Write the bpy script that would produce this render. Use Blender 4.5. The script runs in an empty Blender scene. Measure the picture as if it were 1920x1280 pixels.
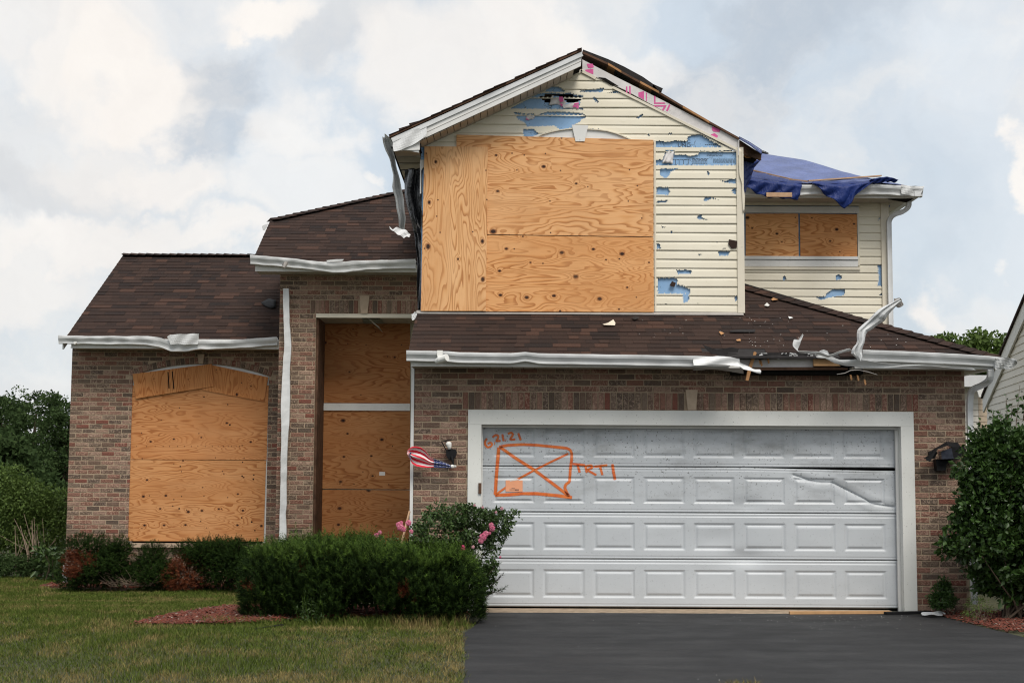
import bpy, math, random
import numpy as np
from mathutils import Vector, Matrix, noise
R = math.radians
rnd = random.Random(7)
rs = np.random.RandomState(11)
scn = bpy.context.scene
COL = scn.collection

# ------------------------------------------------------------------ camera
F = 2667.0
PITCH = R(5.227); ROLL = R(0.28)
CAM = Vector((0, 0, 1.6))
cam = bpy.data.cameras.new('camera'); cam.lens = F/1920*36; cam.sensor_width = 36
cam.clip_start = 0.1; cam.clip_end = 3000
camo = bpy.data.objects.new('camera', cam); COL.objects.link(camo); scn.camera = camo
CM = Matrix.Rotation(math.pi/2+PITCH, 3, 'X') @ Matrix.Rotation(ROLL, 3, 'Z')
camo.matrix_world = Matrix.Translation(CAM) @ CM.to_4x4()

def ray(px, py):
    return (CM @ Vector(((px-960)/F, -(py-640)/F, -1))).normalized()
def P(px, py, Y):
    """point of the vertical plane y = Y that the photograph shows at this pixel"""
    d = ray(px, py); return CAM + d*(Y/d.y)
def PG(px, py, z):
    d = ray(px, py); return CAM + d*((z-CAM.z)/d.z)
def PP(px, py, p0, n):
    d = ray(px, py); n = Vector(n); return CAM + d*((Vector(p0)-CAM).dot(n)/d.dot(n))
CMI = CM.transposed()
def proj(v):
    q = CMI @ (Vector(v)-CAM); return (960 + q.x/-q.z*F, 640 - q.y/-q.z*F)

scn.cycles.pixel_filter_type = 'BLACKMAN_HARRIS'; scn.cycles.filter_width = 1.15
# ------------------------------------------------------------------ light
SUN_EL = 56; SUN_AZ = 160      # azimuth of the sun measured from +Y towards +X
world = bpy.data.worlds.new('World'); scn.world = world; world.use_nodes = True
scn.view_settings.view_transform = 'Standard'; scn.view_settings.look = 'None'
scn.view_settings.gamma = 1; scn.view_settings.use_curve_mapping = False
scn.view_settings.exposure = 0.52
sl = bpy.data.lights.new('sun', 'SUN'); sl.energy = 2.1; sl.angle = R(26); sl.color = (1, .945, .87)
so = bpy.data.objects.new('sun', sl); COL.objects.link(so)
sd = Vector((math.sin(R(SUN_AZ))*math.cos(R(SUN_EL)), math.cos(R(SUN_AZ))*math.cos(R(SUN_EL)), math.sin(R(SUN_EL))))
so.rotation_euler = sd.to_track_quat('Z', 'Y').to_euler()

class NT:
    def __init__(s, nt): s.nt = nt; s.n = nt.nodes; s.l = nt.links
    def node(s, t, **k):
        n = s.n.new(t)
        for a, b in k.items():
            if a.startswith('i_'):
                n.inputs[a[2:]].default_value = b
            else: setattr(n, a, b)
        return n
    def put(s, sock, v):
        if isinstance(v, bpy.types.NodeSocket): s.l.new(v, sock)
        else: sock.default_value = v
    def m(s, op, a, b=0.0, c=0.0, clamp=False):
        n = s.n.new('ShaderNodeMath'); n.operation = op; n.use_clamp = clamp
        s.put(n.inputs[0], a); s.put(n.inputs[1], b); s.put(n.inputs[2], c); return n.outputs[0]
    def v(s, op, a, b=(0,0,0), sc=None):
        n = s.n.new('ShaderNodeVectorMath'); n.operation = op
        s.put(n.inputs[0], a); s.put(n.inputs[1], b)
        if sc is not None: s.put(n.inputs['Scale'], sc)
        return n.outputs['Value'] if op in ('LENGTH', 'DOT_PRODUCT', 'DISTANCE') else n.outputs[0]
    def mr(s, x, a, b, c=0.0, d=1.0, smooth=True):
        n = s.n.new('ShaderNodeMapRange'); n.interpolation_type = 'SMOOTHSTEP' if smooth else 'LINEAR'
        s.put(n.inputs['Value'], x); s.put(n.inputs['From Min'], a); s.put(n.inputs['From Max'], b)
        s.put(n.inputs['To Min'], c); s.put(n.inputs['To Max'], d); return n.outputs[0]
    def mix(s, f, a, b, mode='MIX'):
        n = s.n.new('ShaderNodeMix'); n.data_type = 'RGBA'; n.blend_type = mode
        s.put(n.inputs[0], f)
        for k, q in ((6, a), (7, b)):
            if isinstance(q, tuple) and len(q) == 3: q = q+(1,)
            s.put(n.inputs[k], q)
        return n.outputs[2]
    def noise(s, vec, scale, detail=3, rough=.55, dist=0.0, col=False):
        n = s.n.new('ShaderNodeTexNoise'); s.put(n.inputs['Vector'], vec); s.put(n.inputs['Scale'], scale)
        n.inputs['Detail'].default_value = detail; n.inputs['Roughness'].default_value = rough
        n.inputs['Distortion'].default_value = dist
        return n.outputs['Color'] if col else n.outputs['Fac']
    def vor(s, vec, scale, feature='F1', out='Distance', rand=1.0, flat=False):
        n = s.n.new('ShaderNodeTexVoronoi')
        if flat:
            sp = s.n.new('ShaderNodeSeparateXYZ'); s.put(sp.inputs[0], vec); cb = s.n.new('ShaderNodeCombineXYZ'); s.l.new(sp.outputs[0], cb.inputs[0]); s.l.new(sp.outputs[2], cb.inputs[1]); vec = cb.outputs[0]; n.voronoi_dimensions = '2D'
        n.feature = feature; s.put(n.inputs['Vector'], vec)
        s.put(n.inputs['Scale'], scale); n.inputs['Randomness'].default_value = rand
        return n.outputs[out] if isinstance(out, str) else [n.outputs[o] for o in out]
    def ramp(s, x, stops):
        n = s.n.new('ShaderNodeValToRGB'); e = n.color_ramp.elements
        while len(e) < len(stops): e.new(.5)
        for q, (p, c) in zip(e, stops): q.position = p; q.color = tuple(c)+(1,)
        s.put(n.inputs[0], x); return n.outputs[0]

# ---- sky: Nishita blue behind soft broken cloud
w = NT(world.node_tree); w.n.clear()
tc = w.node('ShaderNodeTexCoord').outputs['Generated']
sky = w.node('ShaderNodeTexSky'); sky.sky_type = 'NISHITA'; sky.sun_disc = False
sky.sun_elevation = R(SUN_EL); sky.sun_rotation = R(SUN_AZ); sky.dust_density = 2.5; sky.air_density = 1.0
n1 = w.noise(tc, 5.0, 9, .56, .2, col=True)
off = w.v('SCALE', w.v('SUBTRACT', n1, (.5, .5, .5)), sc=.24)
n1b = w.noise(tc, 15.0, 8, .6, .1, col=True)
off = w.v('ADD', off, w.v('SCALE', w.v('SUBTRACT', n1b, (.5, .5, .5)), sc=.07))
dw = w.v('ADD', tc, off)
def blobs(lst, src, e0=1.1, e1=.45):
    acc = None
    for (px, py, rx, ry, wt) in lst:
        c = ray(px, py)
        q = w.v('MULTIPLY', w.v('SUBTRACT', src, tuple(c)), (F/rx, F/rx*.5, F/ry))
        b = w.m('MULTIPLY', w.mr(w.v('LENGTH', q), e0, e1), wt)
        acc = b if acc is None else w.m('MAXIMUM', acc, b)
    return acc
bright = blobs([(255,190,175,115,1.0),(150,130,120,90,.75),(60,40,190,75,.5),(480,5,125,50,.95),(330,350,150,75,.8),
    (255,330,170,80,.55),(260,470,330,55,.7),(590,250,95,150,.6),(830,120,170,150,.75),(960,70,190,130,.8),(600,400,190,90,.5),(690,350,70,30,.75),
    (1730,540,60,75,.8),(1915,385,45,60,.85),(1830,560,120,90,.35),(1140,60,150,60,.45),(60,520,110,60,.5),(200,150,90,50,.7),(370,200,60,70,.7)], dw, 1.08, .48)
dark = blobs([(80,355,190,75,.95),(430,150,120,85,.85),(460,260,130,70,.6),(1370,120,360,105,.75),(1250,170,200,70,.5),(1600,50,190,60,.4),
    (20,230,90,120,.3),(640,60,120,60,.45)], dw)
gen = w.noise(dw, 2.3, 5, .5)
veil = w.mr(gen, .42, .62, .25, .95)
blue = w.mix(1.0, sky.outputs[0], (1.15, 1.0, .9), 'MULTIPLY')
blue = w.mix(.72, blue, (5.2, 6.0, 6.7))
veiled = w.mix(w.m('MULTIPLY', veil, .60), blue, (6.65, 6.8, 6.95))
c1 = w.mix(dark, veiled, (3.9, 4.4, 5.0))
c2 = w.mix(bright, w.mix(w.mr(w.noise(dw, 6.0, 6, .6), .38, .62, 0, .5), c1, (7.2, 6.95, 6.6)), (7.6, 7.25, 6.85))
fine = w.noise(dw, 9.0, 6, .6)
c2 = w.mix(1.0, c2, w.ramp(fine, [(.3, (.93, .93, .94)), (.7, (1.04, 1.04, 1.04))]), 'MULTIPLY')
bg = w.node('ShaderNodeBackground'); w.l.new(c2, bg.inputs['Color']); bg.inputs['Strength'].default_value = .092
wo = w.node('ShaderNodeOutputWorld'); w.l.new(bg.outputs[0], wo.inputs[0])
world.cycles.sampling_method = 'MANUAL'; world.cycles.sample_map_resolution = 512

# ------------------------------------------------------------------ materials
MATS = {}
def newmat(name):
    m = bpy.data.materials.new(name); m.use_nodes = True; t = NT(m.node_tree)
    b = m.node_tree.nodes['Principled BSDF']; MATS[name] = m
    return m, t, b
def pos(t): return t.node('ShaderNodeNewGeometry').outputs['Position']
def bump(t, b, h, dist=.01, strength=.6):
    n = t.node('ShaderNodeBump'); n.inputs['Distance'].default_value = dist; n.inputs['Strength'].default_value = strength
    t.l.new(h, n.inputs['Height']); t.l.new(n.outputs[0], b.inputs['Normal'])
def simple(name, col, rough=.6, var=.12, scale=6, spec=.4, dirt=0.0, dirtcol=(.12, .10, .08), metal=0, bmp=0):
    m, t, b = newmat(name); p = pos(t)
    n = t.noise(p, scale, 5, .6)
    lo = tuple(c*(1-var) for c in col); hi = tuple(min(1, c*(1+var)) for c in col)
    c = t.ramp(n, [(.3, lo), (.7, hi)])
    if dirt:
        d = t.noise(p, 23, 6, .7); d2 = t.noise(p, 2.2, 3)
        f = t.m('MULTIPLY', t.mr(d, .56, .72), t.mr(d2, .4, .7)); c = t.mix(t.m('MULTIPLY', f, dirt), c, dirtcol)
    t.put(b.inputs['Base Color'], c); b.inputs['Roughness'].default_value = rough
    b.inputs['Specular IOR Level'].default_value = spec; b.inputs['Metallic'].default_value = metal
    if bmp: bump(t, b, t.noise(p, scale*8, 4), bmp, .5)
    return m
def rnd_island(t):
    g = t.node('ShaderNodeNewGeometry').outputs['Random Per Island']; o = t.node('ShaderNodeObjectInfo').outputs['Random']
    return t.m('FRACT', t.m('ADD', g, o))

# brick
m, t, b = newmat('brick'); p = pos(t); r = rnd_island(t)
base = t.ramp(r, [(0, (.17, .115, .085)), (.13, (.115, .088, .068)), (.26, (.225, .115, .082)), (.42, (.29, .175, .13)), (.54, (.16, .12, .088)), (.64, (.32, .215, .16)), (.76, (.25, .13, .095)), (.86, (.20, .15, .112)), (.955, (.21, .080, .058))])
base.node.color_ramp.interpolation = 'CONSTANT'
ofs = t.v('SCALE', t.v('ADD', (0, 0, 0), t.node('ShaderNodeCombineXYZ', ).outputs[0]), sc=1.0)
cx = t.node('ShaderNodeCombineXYZ'); t.l.new(t.m('MULTIPLY', r, 37.0), cx.inputs[0]); t.l.new(t.m('MULTIPLY', r, 91.0), cx.inputs[2])
pp = t.v('ADD', p, cx.outputs[0])
wn = t.noise(pp, 9, 2, .5, 0); vein = t.m('SINE', t.m('MULTIPLY', t.noise(pp, 15, 2.5, .55, .5), 34))
vm = t.m('MULTIPLY', t.mr(vein, .35, .95), t.mr(t.m('FRACT', t.m('MULTIPLY', r, 17.3)), .25, .5))
c = t.mix(t.m('MULTIPLY', vm, .46), base, (.50, .36, .27))
vm2 = t.m('MULTIPLY', t.mr(vein, -.45, -.95), .4)
c = t.mix(vm2, c, (.12, .06, .05))
c = t.mix(t.mr(t.noise(p, 60, 4, .7), .55, .8, 0, .5), c, (.09, .075, .06))
stain = t.noise(p, 1.3, 4, .6); c = t.mix(t.mr(stain, .5, .75, .03, .5), c, (.16, .115, .08))
t.put(b.inputs['Base Color'], c); b.inputs['Roughness'].default_value = .88; b.inputs['Specular IOR Level'].default_value = .2
bump(t, b, t.m('ADD', t.m('MULTIPLY', vein, .4), t.noise(p, 90, 4, .7)), .006, .7)
simple('mortar', (.38, .295, .21), .95, .2, 14, .1, .5, (.12, .1, .08), bmp=.004)
simple('limestone', (.45, .35, .26), .85, .1, 14, .2, .3, bmp=.003)
# shingles
m, t, b = newmat('shingle'); p = pos(t); r = rnd_island(t)
base = t.ramp(r, [(0, (.034, .0225, .019)), (.2, (.027, .0195, .0175)), (.38, (.041, .0265, .022)), (.55, (.031, .0215, .019)), (.70, (.041, .0265, .022)), (.85, (.060, .035, .027)), (.95, (.023, .018, .017))])
base.node.color_ramp.interpolation = 'CONSTANT'
g = t.noise(p, 420, 2, .8); c = t.mix(1, base, t.ramp(g, [(.3, (.45, .45, .45)), (.7, (1.65, 1.6, 1.55))]), 'MULTIPLY')
c = t.mix(t.mr(t.noise(p, 1.1, 4), .45, .75, 0, .35), c, (.050, .032, .026))
t.put(b.inputs['Base Color'], c); b.inputs['Roughness'].default_value = .97; b.inputs['Specular IOR Level'].default_value = .12
bump(t, b, g, .003, .6)
simple('tar_paper', (.018, .016, .016), .8, .4, 9, .3, bmp=.004)
# vinyl
m, t, b = newmat('vinyl_siding'); p = pos(t)
c = t.ramp(t.noise(p, 1.2, 4), [(.3, (.69, .64, .51)), (.7, (.76, .715, .59))])
fx = t.v('MULTIPLY', p, (1.5, 1, 14)); c = t.mix(t.mr(t.noise(fx, 3, 4, .6), .55, .8, 0, .35), c, (.42, .37, .28))
c = t.mix(t.mr(t.noise(p, 75, 3, .6), .69, .76, 0, .7), c, (.10, .08, .06))
t.put(b.inputs['Base Color'], c); b.inputs['Roughness'].default_value = .5; b.inputs['Specular IOR Level'].default_value = .35
m, t, b = newmat('neighbour_siding'); p = pos(t)
c = t.ramp(t.noise(p, .8, 3), [(.3, (.60, .57, .50)), (.7, (.66, .63, .56))]); t.put(b.inputs['Base Color'], c); b.inputs['Roughness'].default_value = .5
simple('tan_siding', (.42, .34, .25), .6, .06)
simple('white_trim', (.66, .66, .64), .5, .07, 3, .4, .55)
simple('cream_trim', (.66, .61, .50), .5, .07, 3, .4, .4)
# aluminium gutter
m, t, b = newmat('gutter_metal'); p = pos(t)
c = t.ramp(t.noise(p, 2.5, 5, .6), [(.25, (.52, .53, .53)), (.7, (.70, .715, .72))])
ft = t.v('MULTIPLY', p, (30, 1, 2)); c = t.mix(t.mr(t.noise(ft, 1, 4, .7), .6, .85, 0, .3), c, (.30, .28, .25))
c = t.mix(t.mr(t.noise(p, 40, 4, .7), .64, .78, 0, .6), c, (.20, .18, .15))
t.put(b.inputs['Base Color'], c); b.inputs['Roughness'].default_value = .38
bump(t, b, t.noise(p, 2.2, 2, .4), .012, .3)
simple('aluminium_back', (.30, .28, .26), .45, .2, 5, .5, .6)
simple('soffit_vinyl', (.42, .39, .33), .6, .12, 4, .3, .5)
simple('raw_wood', (.36, .19, .085), .8, .3, 9, .2, .4, bmp=.004)
simple('fresh_wood', (.46, .27, .13), .7, .15, 9, .25)
simple('weathered_wood', (.10, .055, .035), .85, .4, 7, .2, bmp=.006)
simple('batten_wood', (.45, .29, .18), .75, .2, 9, .2)
simple('dark_void', (.012, .011, .01), .95, .2, 5, .05)  # near-black that stands in for shade inside gaps and hollows
simple('concrete', (.30, .235, .17), .95, .3, 9, .15, .7, (.07, .05, .035), bmp=.01)
simple('black_metal', (.008, .008, .009), .6, .3, 12, .2, bmp=.004)
simple('bulb_glass', (.75, .74, .70), .25, .05)
simple('lamp_glass', (.04, .045, .06), .12, .3, 15, .6)
simple('white_plastic', (.72, .72, .69), .4, .05, 5, .4, .3)
simple('metal_scrap', (.62, .63, .63), .4, .12, 9, .5, .3)
# sheathing
m, t, b = newmat('blue_foam'); p = pos(t)
c = t.ramp(t.noise(p, 3, 4), [(.3, (.20, .36, .58)), (.7, (.29, .46, .68))])
cr = t.vor(t.v('ADD', p, t.v('SCALE', t.noise(p, 6, 3, .6, col=True), sc=.12)), 7, 'DISTANCE_TO_EDGE')
c = t.mix(t.m('MULTIPLY', t.mr(cr, .02, .008), t.mr(t.noise(p, 5, 3), .48, .6)), c, (.03, .04, .06))
c = t.mix(t.mr(t.noise(p, 55, 3, .6), .66, .72, 0, .8), c, (.04, .05, .07))
t.put(b.inputs['Base Color'], c); b.inputs['Roughness'].default_value = .6
simple('house_wrap', (.62, .60, .59), .6, .12, 7, .3, .8, (.16, .14, .13))
simple('pink_print', (.62, .10, .30), .6, .12, 30, .3)
simple('black_print', (.03, .035, .05), .7, .1)
# tarps
def tarp(name, col, rough):
    m, t, b = newmat(name); p = pos(t)
    c = t.ramp(t.noise(p, 3, 5), [(.3, tuple(q*.75 for q in col)), (.7, tuple(q*1.25 for q in col))])
    t.put(b.inputs['Base Color'], c); b.inputs['Roughness'].default_value = rough; b.inputs['Specular IOR Level'].default_value = .6
    h = t.m('ADD', t.noise(t.v('MULTIPLY', p, (4, 4, 1.2)), 3.0, 4, .55, .8), t.m('MULTIPLY', t.noise(p, 22, 3), .25))
    bump(t, b, h, .05, .55)
tarp('blue_tarp', (.085, .115, .26), .5); tarp('blue_tarp_flap', (.006, .020, .115), .5)  # sky sheen on the roof cover is put into blue_tarp's paler colour
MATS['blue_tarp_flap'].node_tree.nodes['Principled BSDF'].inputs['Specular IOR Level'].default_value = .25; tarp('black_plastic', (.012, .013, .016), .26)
# painted door
m, t, b = newmat('door_paint'); p = pos(t)
c = t.ramp(t.noise(p, .9, 4), [(.3, (.455, .485, .51)), (.7, (.53, .56, .585))])
sx = t.node('ShaderNodeSeparateXYZ'); t.l.new(p, sx.inputs[0])
up = t.mr(sx.outputs[2], .9, 1.8, .2, 1)
s1 = t.m('MULTIPLY', t.mr(t.noise(p, 42, 3, .65), .63, .67), up)
s2 = t.m('MULTIPLY', t.mr(t.noise(p, 17, 5, .8), .62, .68), t.m('MULTIPLY', up, t.mr(t.noise(p, 1.3, 2), .42, .58)))
c = t.mix(t.m('MULTIPLY', t.m('MAXIMUM', s1, s2), .85), c, (.06, .06, .055))
sm = t.noise(t.v('MULTIPLY', p, (1, 1, 2.5)), 1.6, 5, .65); c = t.mix(t.m('MULTIPLY', t.mr(sm, .45, .75), t.m('MULTIPLY', up, .75)), c, (.27, .28, .28))
t.put(b.inputs['Base Color'], c); b.inputs['Roughness'].default_value = .42
fg = t.noise(t.v('MULTIPLY', p, (4, 1, 40)), 6, 3); bump(t, b, fg, .001, .3)
m, t, b = newmat('frame_paint'); p = pos(t)
c = t.ramp(t.noise(p, 1.5, 4), [(.3, (.60, .61, .58)), (.7, (.70, .71, .68))])
c = t.mix(t.mr(t.noise(p, 21, 6, .75), .60, .70, 0, .75), c, (.17, .16, .14))
c = t.mix(t.mr(t.noise(p, 60, 3, .6), .68, .72, 0, .8), c, (.05, .05, .04))
t.put(b.inputs['Base Color'], c); b.inputs['Roughness'].default_value = .55
# spray paint
m, t, b = newmat('orange_spray'); p = pos(t)
at_ = t.node('ShaderNodeAttribute', attribute_name='fade').outputs['Fac']
a = t.m('ADD', t.mr(at_, .0, .75), t.m('MULTIPLY', t.m('SUBTRACT', t.noise(p, 90, 3), .5), .5), clamp=True)
t.put(b.inputs['Base Color'], t.ramp(t.noise(p, 12, 3), [(.35, (.66, .11, .015)), (.65, (.78, .20, .03))]))
t.put(b.inputs['Alpha'], t.m('MULTIPLY', a, .92)); b.inputs['Roughness'].default_value = .5
simple('orange_paper', (.80, .36, .20), .7, .05); simple('white_paper', (.72, .68, .64), .7, .05)
# flag
m, t, b = newmat('flag_cloth'); uv = t.node('ShaderNodeUVMap').outputs[0]
su = t.node('ShaderNodeSeparateXYZ'); t.l.new(uv, su.inputs[0])
st = t.mr(t.m('SINE', t.m('MULTIPLY', su.outputs[1], math.pi*9)), -.15, .15)
c = t.mix(st, (.70, .66, .66), (.62, .012, .035))
stc = t.v('MULTIPLY', uv, (34, 5.2, 0)); dot = t.vor(stc, 1.0, rand=.15)
c2_ = t.mix(t.mr(dot, .28, .20), (.015, .03, .14), (.72, .72, .74))
c = t.mix(t.m('GREATER_THAN', su.outputs[0], .655), c, c2_)
t.put(b.inputs['Base Color'], c); b.inputs['Roughness'].default_value = .8

# plywood
def plymat(name, grain, seed, tone=(1, 1, 1), knots=.55, ks=2.6):
    m, t, b = newmat(name); p = pos(t)
    s = (.8, 1, 4.0) if grain == 'x' else (4.0, 1, .8)
    q = t.v('MULTIPLY', t.v('ADD', p, (seed*3.1, 0, seed*1.7)), (s[0], 0, s[2]))
    kq = t.v('MULTIPLY', t.v('ADD', p, (seed*5.3, 0, seed*2.9)), (1, 0, 1.35) if grain == 'x' else (1.35, 0, 1))
    kd, kc = t.vor(kq, ks, out=('Distance', 'Color'), flat=True)
    sp = t.node('ShaderNodeSeparateColor'); t.l.new(kc, sp.inputs[0])
    gate = t.m('GREATER_THAN', sp.outputs[0], 1-knots)
    kd = t.m('MULTIPLY', kd, t.m('ADD', .62, t.m('MULTIPLY', sp.outputs[1], 1.5)))
    pull = t.m('MULTIPLY', gate, t.m('POWER', 2.718, t.m('MULTIPLY', kd, -9.0)))
    f = t.m('ADD', t.m('MULTIPLY', t.noise(q, .8, 2.6, .48, .3), 24.0), t.m('MULTIPLY', pull, 4.0))
    fr = t.m('FRACT', f); ring = t.m('MULTIPLY', t.mr(fr, .35, .86), t.mr(fr, 1.0, .93))
    lo = t.noise(q, .9, 2)
    strk = t.noise(t.v('MULTIPLY', p, (2.5, 0, 90) if grain == 'x' else (90, 0, 2.5)), 1.2, 4, .6)
    c = t.ramp(ring, [(0, (.72, .43, .215)), (.5, (.65, .355, .155)), (1, (.43, .195, .072))])
    c = t.mix(t.mr(t.noise(q, .55, 2), .42, .62, 0, .55), c, (.62, .335, .15))
    c = t.mix(t.mr(lo, .45, .7, 0, .45), c, (.76, .49, .27))
    c = t.mix(t.m('MULTIPLY', t.mr(strk, .45, .75), .3), c, (.45, .22, .09))
    kn = t.m('MULTIPLY', gate, t.mr(t.m('ADD', kd, t.m('MULTIPLY', t.noise(p, 40, 2), .03)), .105, .065))
    c = t.mix(t.m('MULTIPLY', kn, .8), c, (.20, .075, .03))
    c = t.mix(t.m('MULTIPLY', gate, t.mr(kd, .055, .035)), c, (.03, .015, .01))
    sk = t.vor(t.v('MULTIPLY', p, (1, 0, 1)), 5.0, out=('Distance', 'Color'), flat=True); s3 = t.node('ShaderNodeSeparateColor'); t.l.new(sk[1], s3.inputs[0])
    c = t.mix(t.m('MULTIPLY', t.m('GREATER_THAN', s3.outputs[1], .86), t.mr(sk[0], .06, .035)), c, (.08, .035, .02))
    c = t.mix(t.mr(t.noise(p, 1.7, 4), .45, .75, 0, .25), c, (.42, .23, .11))
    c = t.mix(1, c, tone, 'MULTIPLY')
    t.put(b.inputs['Base Color'], c); b.inputs['Roughness'].default_value = .68; b.inputs['Specular IOR Level'].default_value = .25
    bump(t, b, t.m('ADD', ring, strk), .002, .4)
    return name
plymat('ply_a', 'z', 1, (1.03, .99, .93), .45, 2.2); plymat('ply_b', 'x', 2, (1.02, .94, .85), .35, 2.0)
plymat('ply_c', 'x', 5, (.98, .85, .70), .8, 2.6); plymat('ply_d', 'x', 9, (.85, .68, .52), .7, 3.0)
plymat('ply_e', 'x', 12, (.80, .62, .48), .35, 2.4); plymat('ply_f', 'x', 17, (.80, .65, .52), .65, 3.2)
plymat('ply_g', 'z', 21, (.80, .58, .40), .4, 3.0); plymat('ply_h', 'x', 25, (.56, .41, .30), .55, 2.6)  # ply_h: shade of the entry recess is put into the darker tone
plymat('ply_i', 'x', 31, (.57, .43, .32), .5, 2.2)  # ply_i: darkened tone carries the entry's shade too
simple('ply_edge', (.30, .17, .08), .8, .3, 40)

# foliage
def leafmat(name, cols, rough=.5, trans=.25, spec=.4):
    m, t, b = newmat(name); r = rnd_island(t)
    c = t.ramp(r, [(i/(len(cols)-1), q) for i, q in enumerate(cols)])
    c = t.mix(t.mr(t.noise(pos(t), 1.5, 3), .4, .7, 0, .35), c, tuple(q*.6 for q in cols[0]))
    t.put(b.inputs['Base Color'], c); b.inputs['Roughness'].default_value = rough; b.inputs['Specular IOR Level'].default_value = spec
    if trans:
        tr = t.node('ShaderNodeBsdfTranslucent'); t.l.new(c, tr.inputs[0]); mx = t.node('ShaderNodeMixShader'); mx.inputs[0].default_value = trans
        t.l.new(b.outputs[0], mx.inputs[1]); t.l.new(tr.outputs[0], mx.inputs[2])
        t.l.new(mx.outputs[0], m.node_tree.nodes['Material Output'].inputs[0])
leafmat('yew', [(.008, .017, .004), (.012, .026, .006), (.019, .038, .007), (.034, .062, .010)], .7, .1, .06)
leafmat('yew_tip', [(.040, .075, .010), (.06, .11, .016), (.09, .15, .025)], .6, .15, .1)
leafmat('dead_yew', [(.10, .028, .012), (.15, .045, .018), (.07, .022, .012)], .8, .1, .1)
leafmat('viburnum', [(.020, .046, .009), (.034, .072, .014), (.056, .108, .024)], .42, .15, .3)
leafmat('rose_leaf', [(.026, .052, .012), (.045, .085, .020), (.07, .12, .032)], .45, .15, .4)
leafmat('tree_leaf', [(.030, .052, .018), (.048, .080, .028), (.072, .112, .040)], .7, .3, .05)
leafmat('light_leaf', [(.055, .092, .020), (.085, .135, .028), (.12, .18, .045)], .6, .25, .2)
leafmat('rose_petal', [(.62, .13, .24), (.72, .22, .34), (.78, .36, .44)], .6, .2, .2)
leafmat('deep_petal', [(.55, .05, .16), (.65, .08, .20)], .6, .2, .2)
leafmat('pale_petal', [(.62, .30, .36), (.70, .42, .44)], .6, .2, .2)
simple('bark', (.10, .075, .055), .95, .3, 12, .1, bmp=.01); simple('pale_stem', (.20, .15, .11), .9, .3, 12, .1)
m, t, b = newmat('grass'); p = pos(t); r = rnd_island(t)
gp = t.noise(p, .9, 4, .6); gq = t.noise(t.v('MULTIPLY', p, (1, .6, 1)), 2.6, 4, .6)
c = t.ramp(r, [(0, (.036, .056, .010)), (.5, (.066, .095, .017)), (1, (.115, .145, .032))])
straw = t.ramp(r, [(0, (.12, .095, .036)), (1, (.27, .21, .09))])
sy = t.node('ShaderNodeSeparateXYZ'); t.l.new(p, sy.inputs[0])
edge = t.mr(sy.outputs[0], -1.6, -.45, -.02, .22)
edge = t.m('ADD', edge, t.mr(sy.outputs[1], 11.6, 10.9, 0, .16))
f = t.m('ADD', t.m('ADD', t.m('MULTIPLY', t.m('SUBTRACT', gp, .5), 1.2), t.m('MULTIPLY', t.m('SUBTRACT', gq, .5), 1.6)), edge)
f = t.mr(t.m('ADD', t.m('ADD', f, .06), t.m('MULTIPLY', t.m('SUBTRACT', t.m('FRACT', t.m('MULTIPLY', r, 7.7)), .5), .5)), .0, .45)
t.put(b.inputs['Base Color'], t.mix(f, c, straw)); b.inputs['Roughness'].default_value = .8; b.inputs['Specular IOR Level'].default_value = .05
m, t, b = newmat('soil'); p = pos(t)
c = t.ramp(t.noise(p, 3, 5), [(.3, (.030, .035, .014)), (.7, (.06, .06, .025))]); t.put(b.inputs['Base Color'], c); b.inputs['Roughness'].default_value = 1
bump(t, b, t.noise(p, 30, 4), .02, .6)
m, t, b = newmat('mulch'); r = rnd_island(t)
c = t.ramp(r, [(0, (.10, .022, .013)), (.5, (.19, .048, .027)), (.93, (.09, .035, .022)), (.985, (.28, .21, .17)), (1, (.40, .33, .28))]); t.put(b.inputs['Base Color'], c); b.inputs['Roughness'].default_value = .9
m, t, b = newmat('asphalt'); p = pos(t)
c = t.ramp(t.noise(t.v('MULTIPLY', p, (.6, 2.2, 1)), 1.2, 6, .6), [(.3, (.015, .0155, .017)), (.55, (.026, .0265, .028)), (.75, (.043, .043, .044))])
c = t.mix(t.mr(t.noise(p, 160, 2, .7), .55, .75, 0, .55), c, (.07, .07, .07))
c = t.mix(t.mr(t.vor(p, 9, rand=1), .035, .02, 0, .6), c, (.4, .38, .35))
t.put(b.inputs['Base Color'], c); t.put(b.inputs['Roughness'], t.mr(t.noise(p, 2, 4), .3, .7, .6, .85)); b.inputs['Specular IOR Level'].default_value = .3
bump(t, b, t.noise(p, 150, 3, .7), .006, .7)

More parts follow.
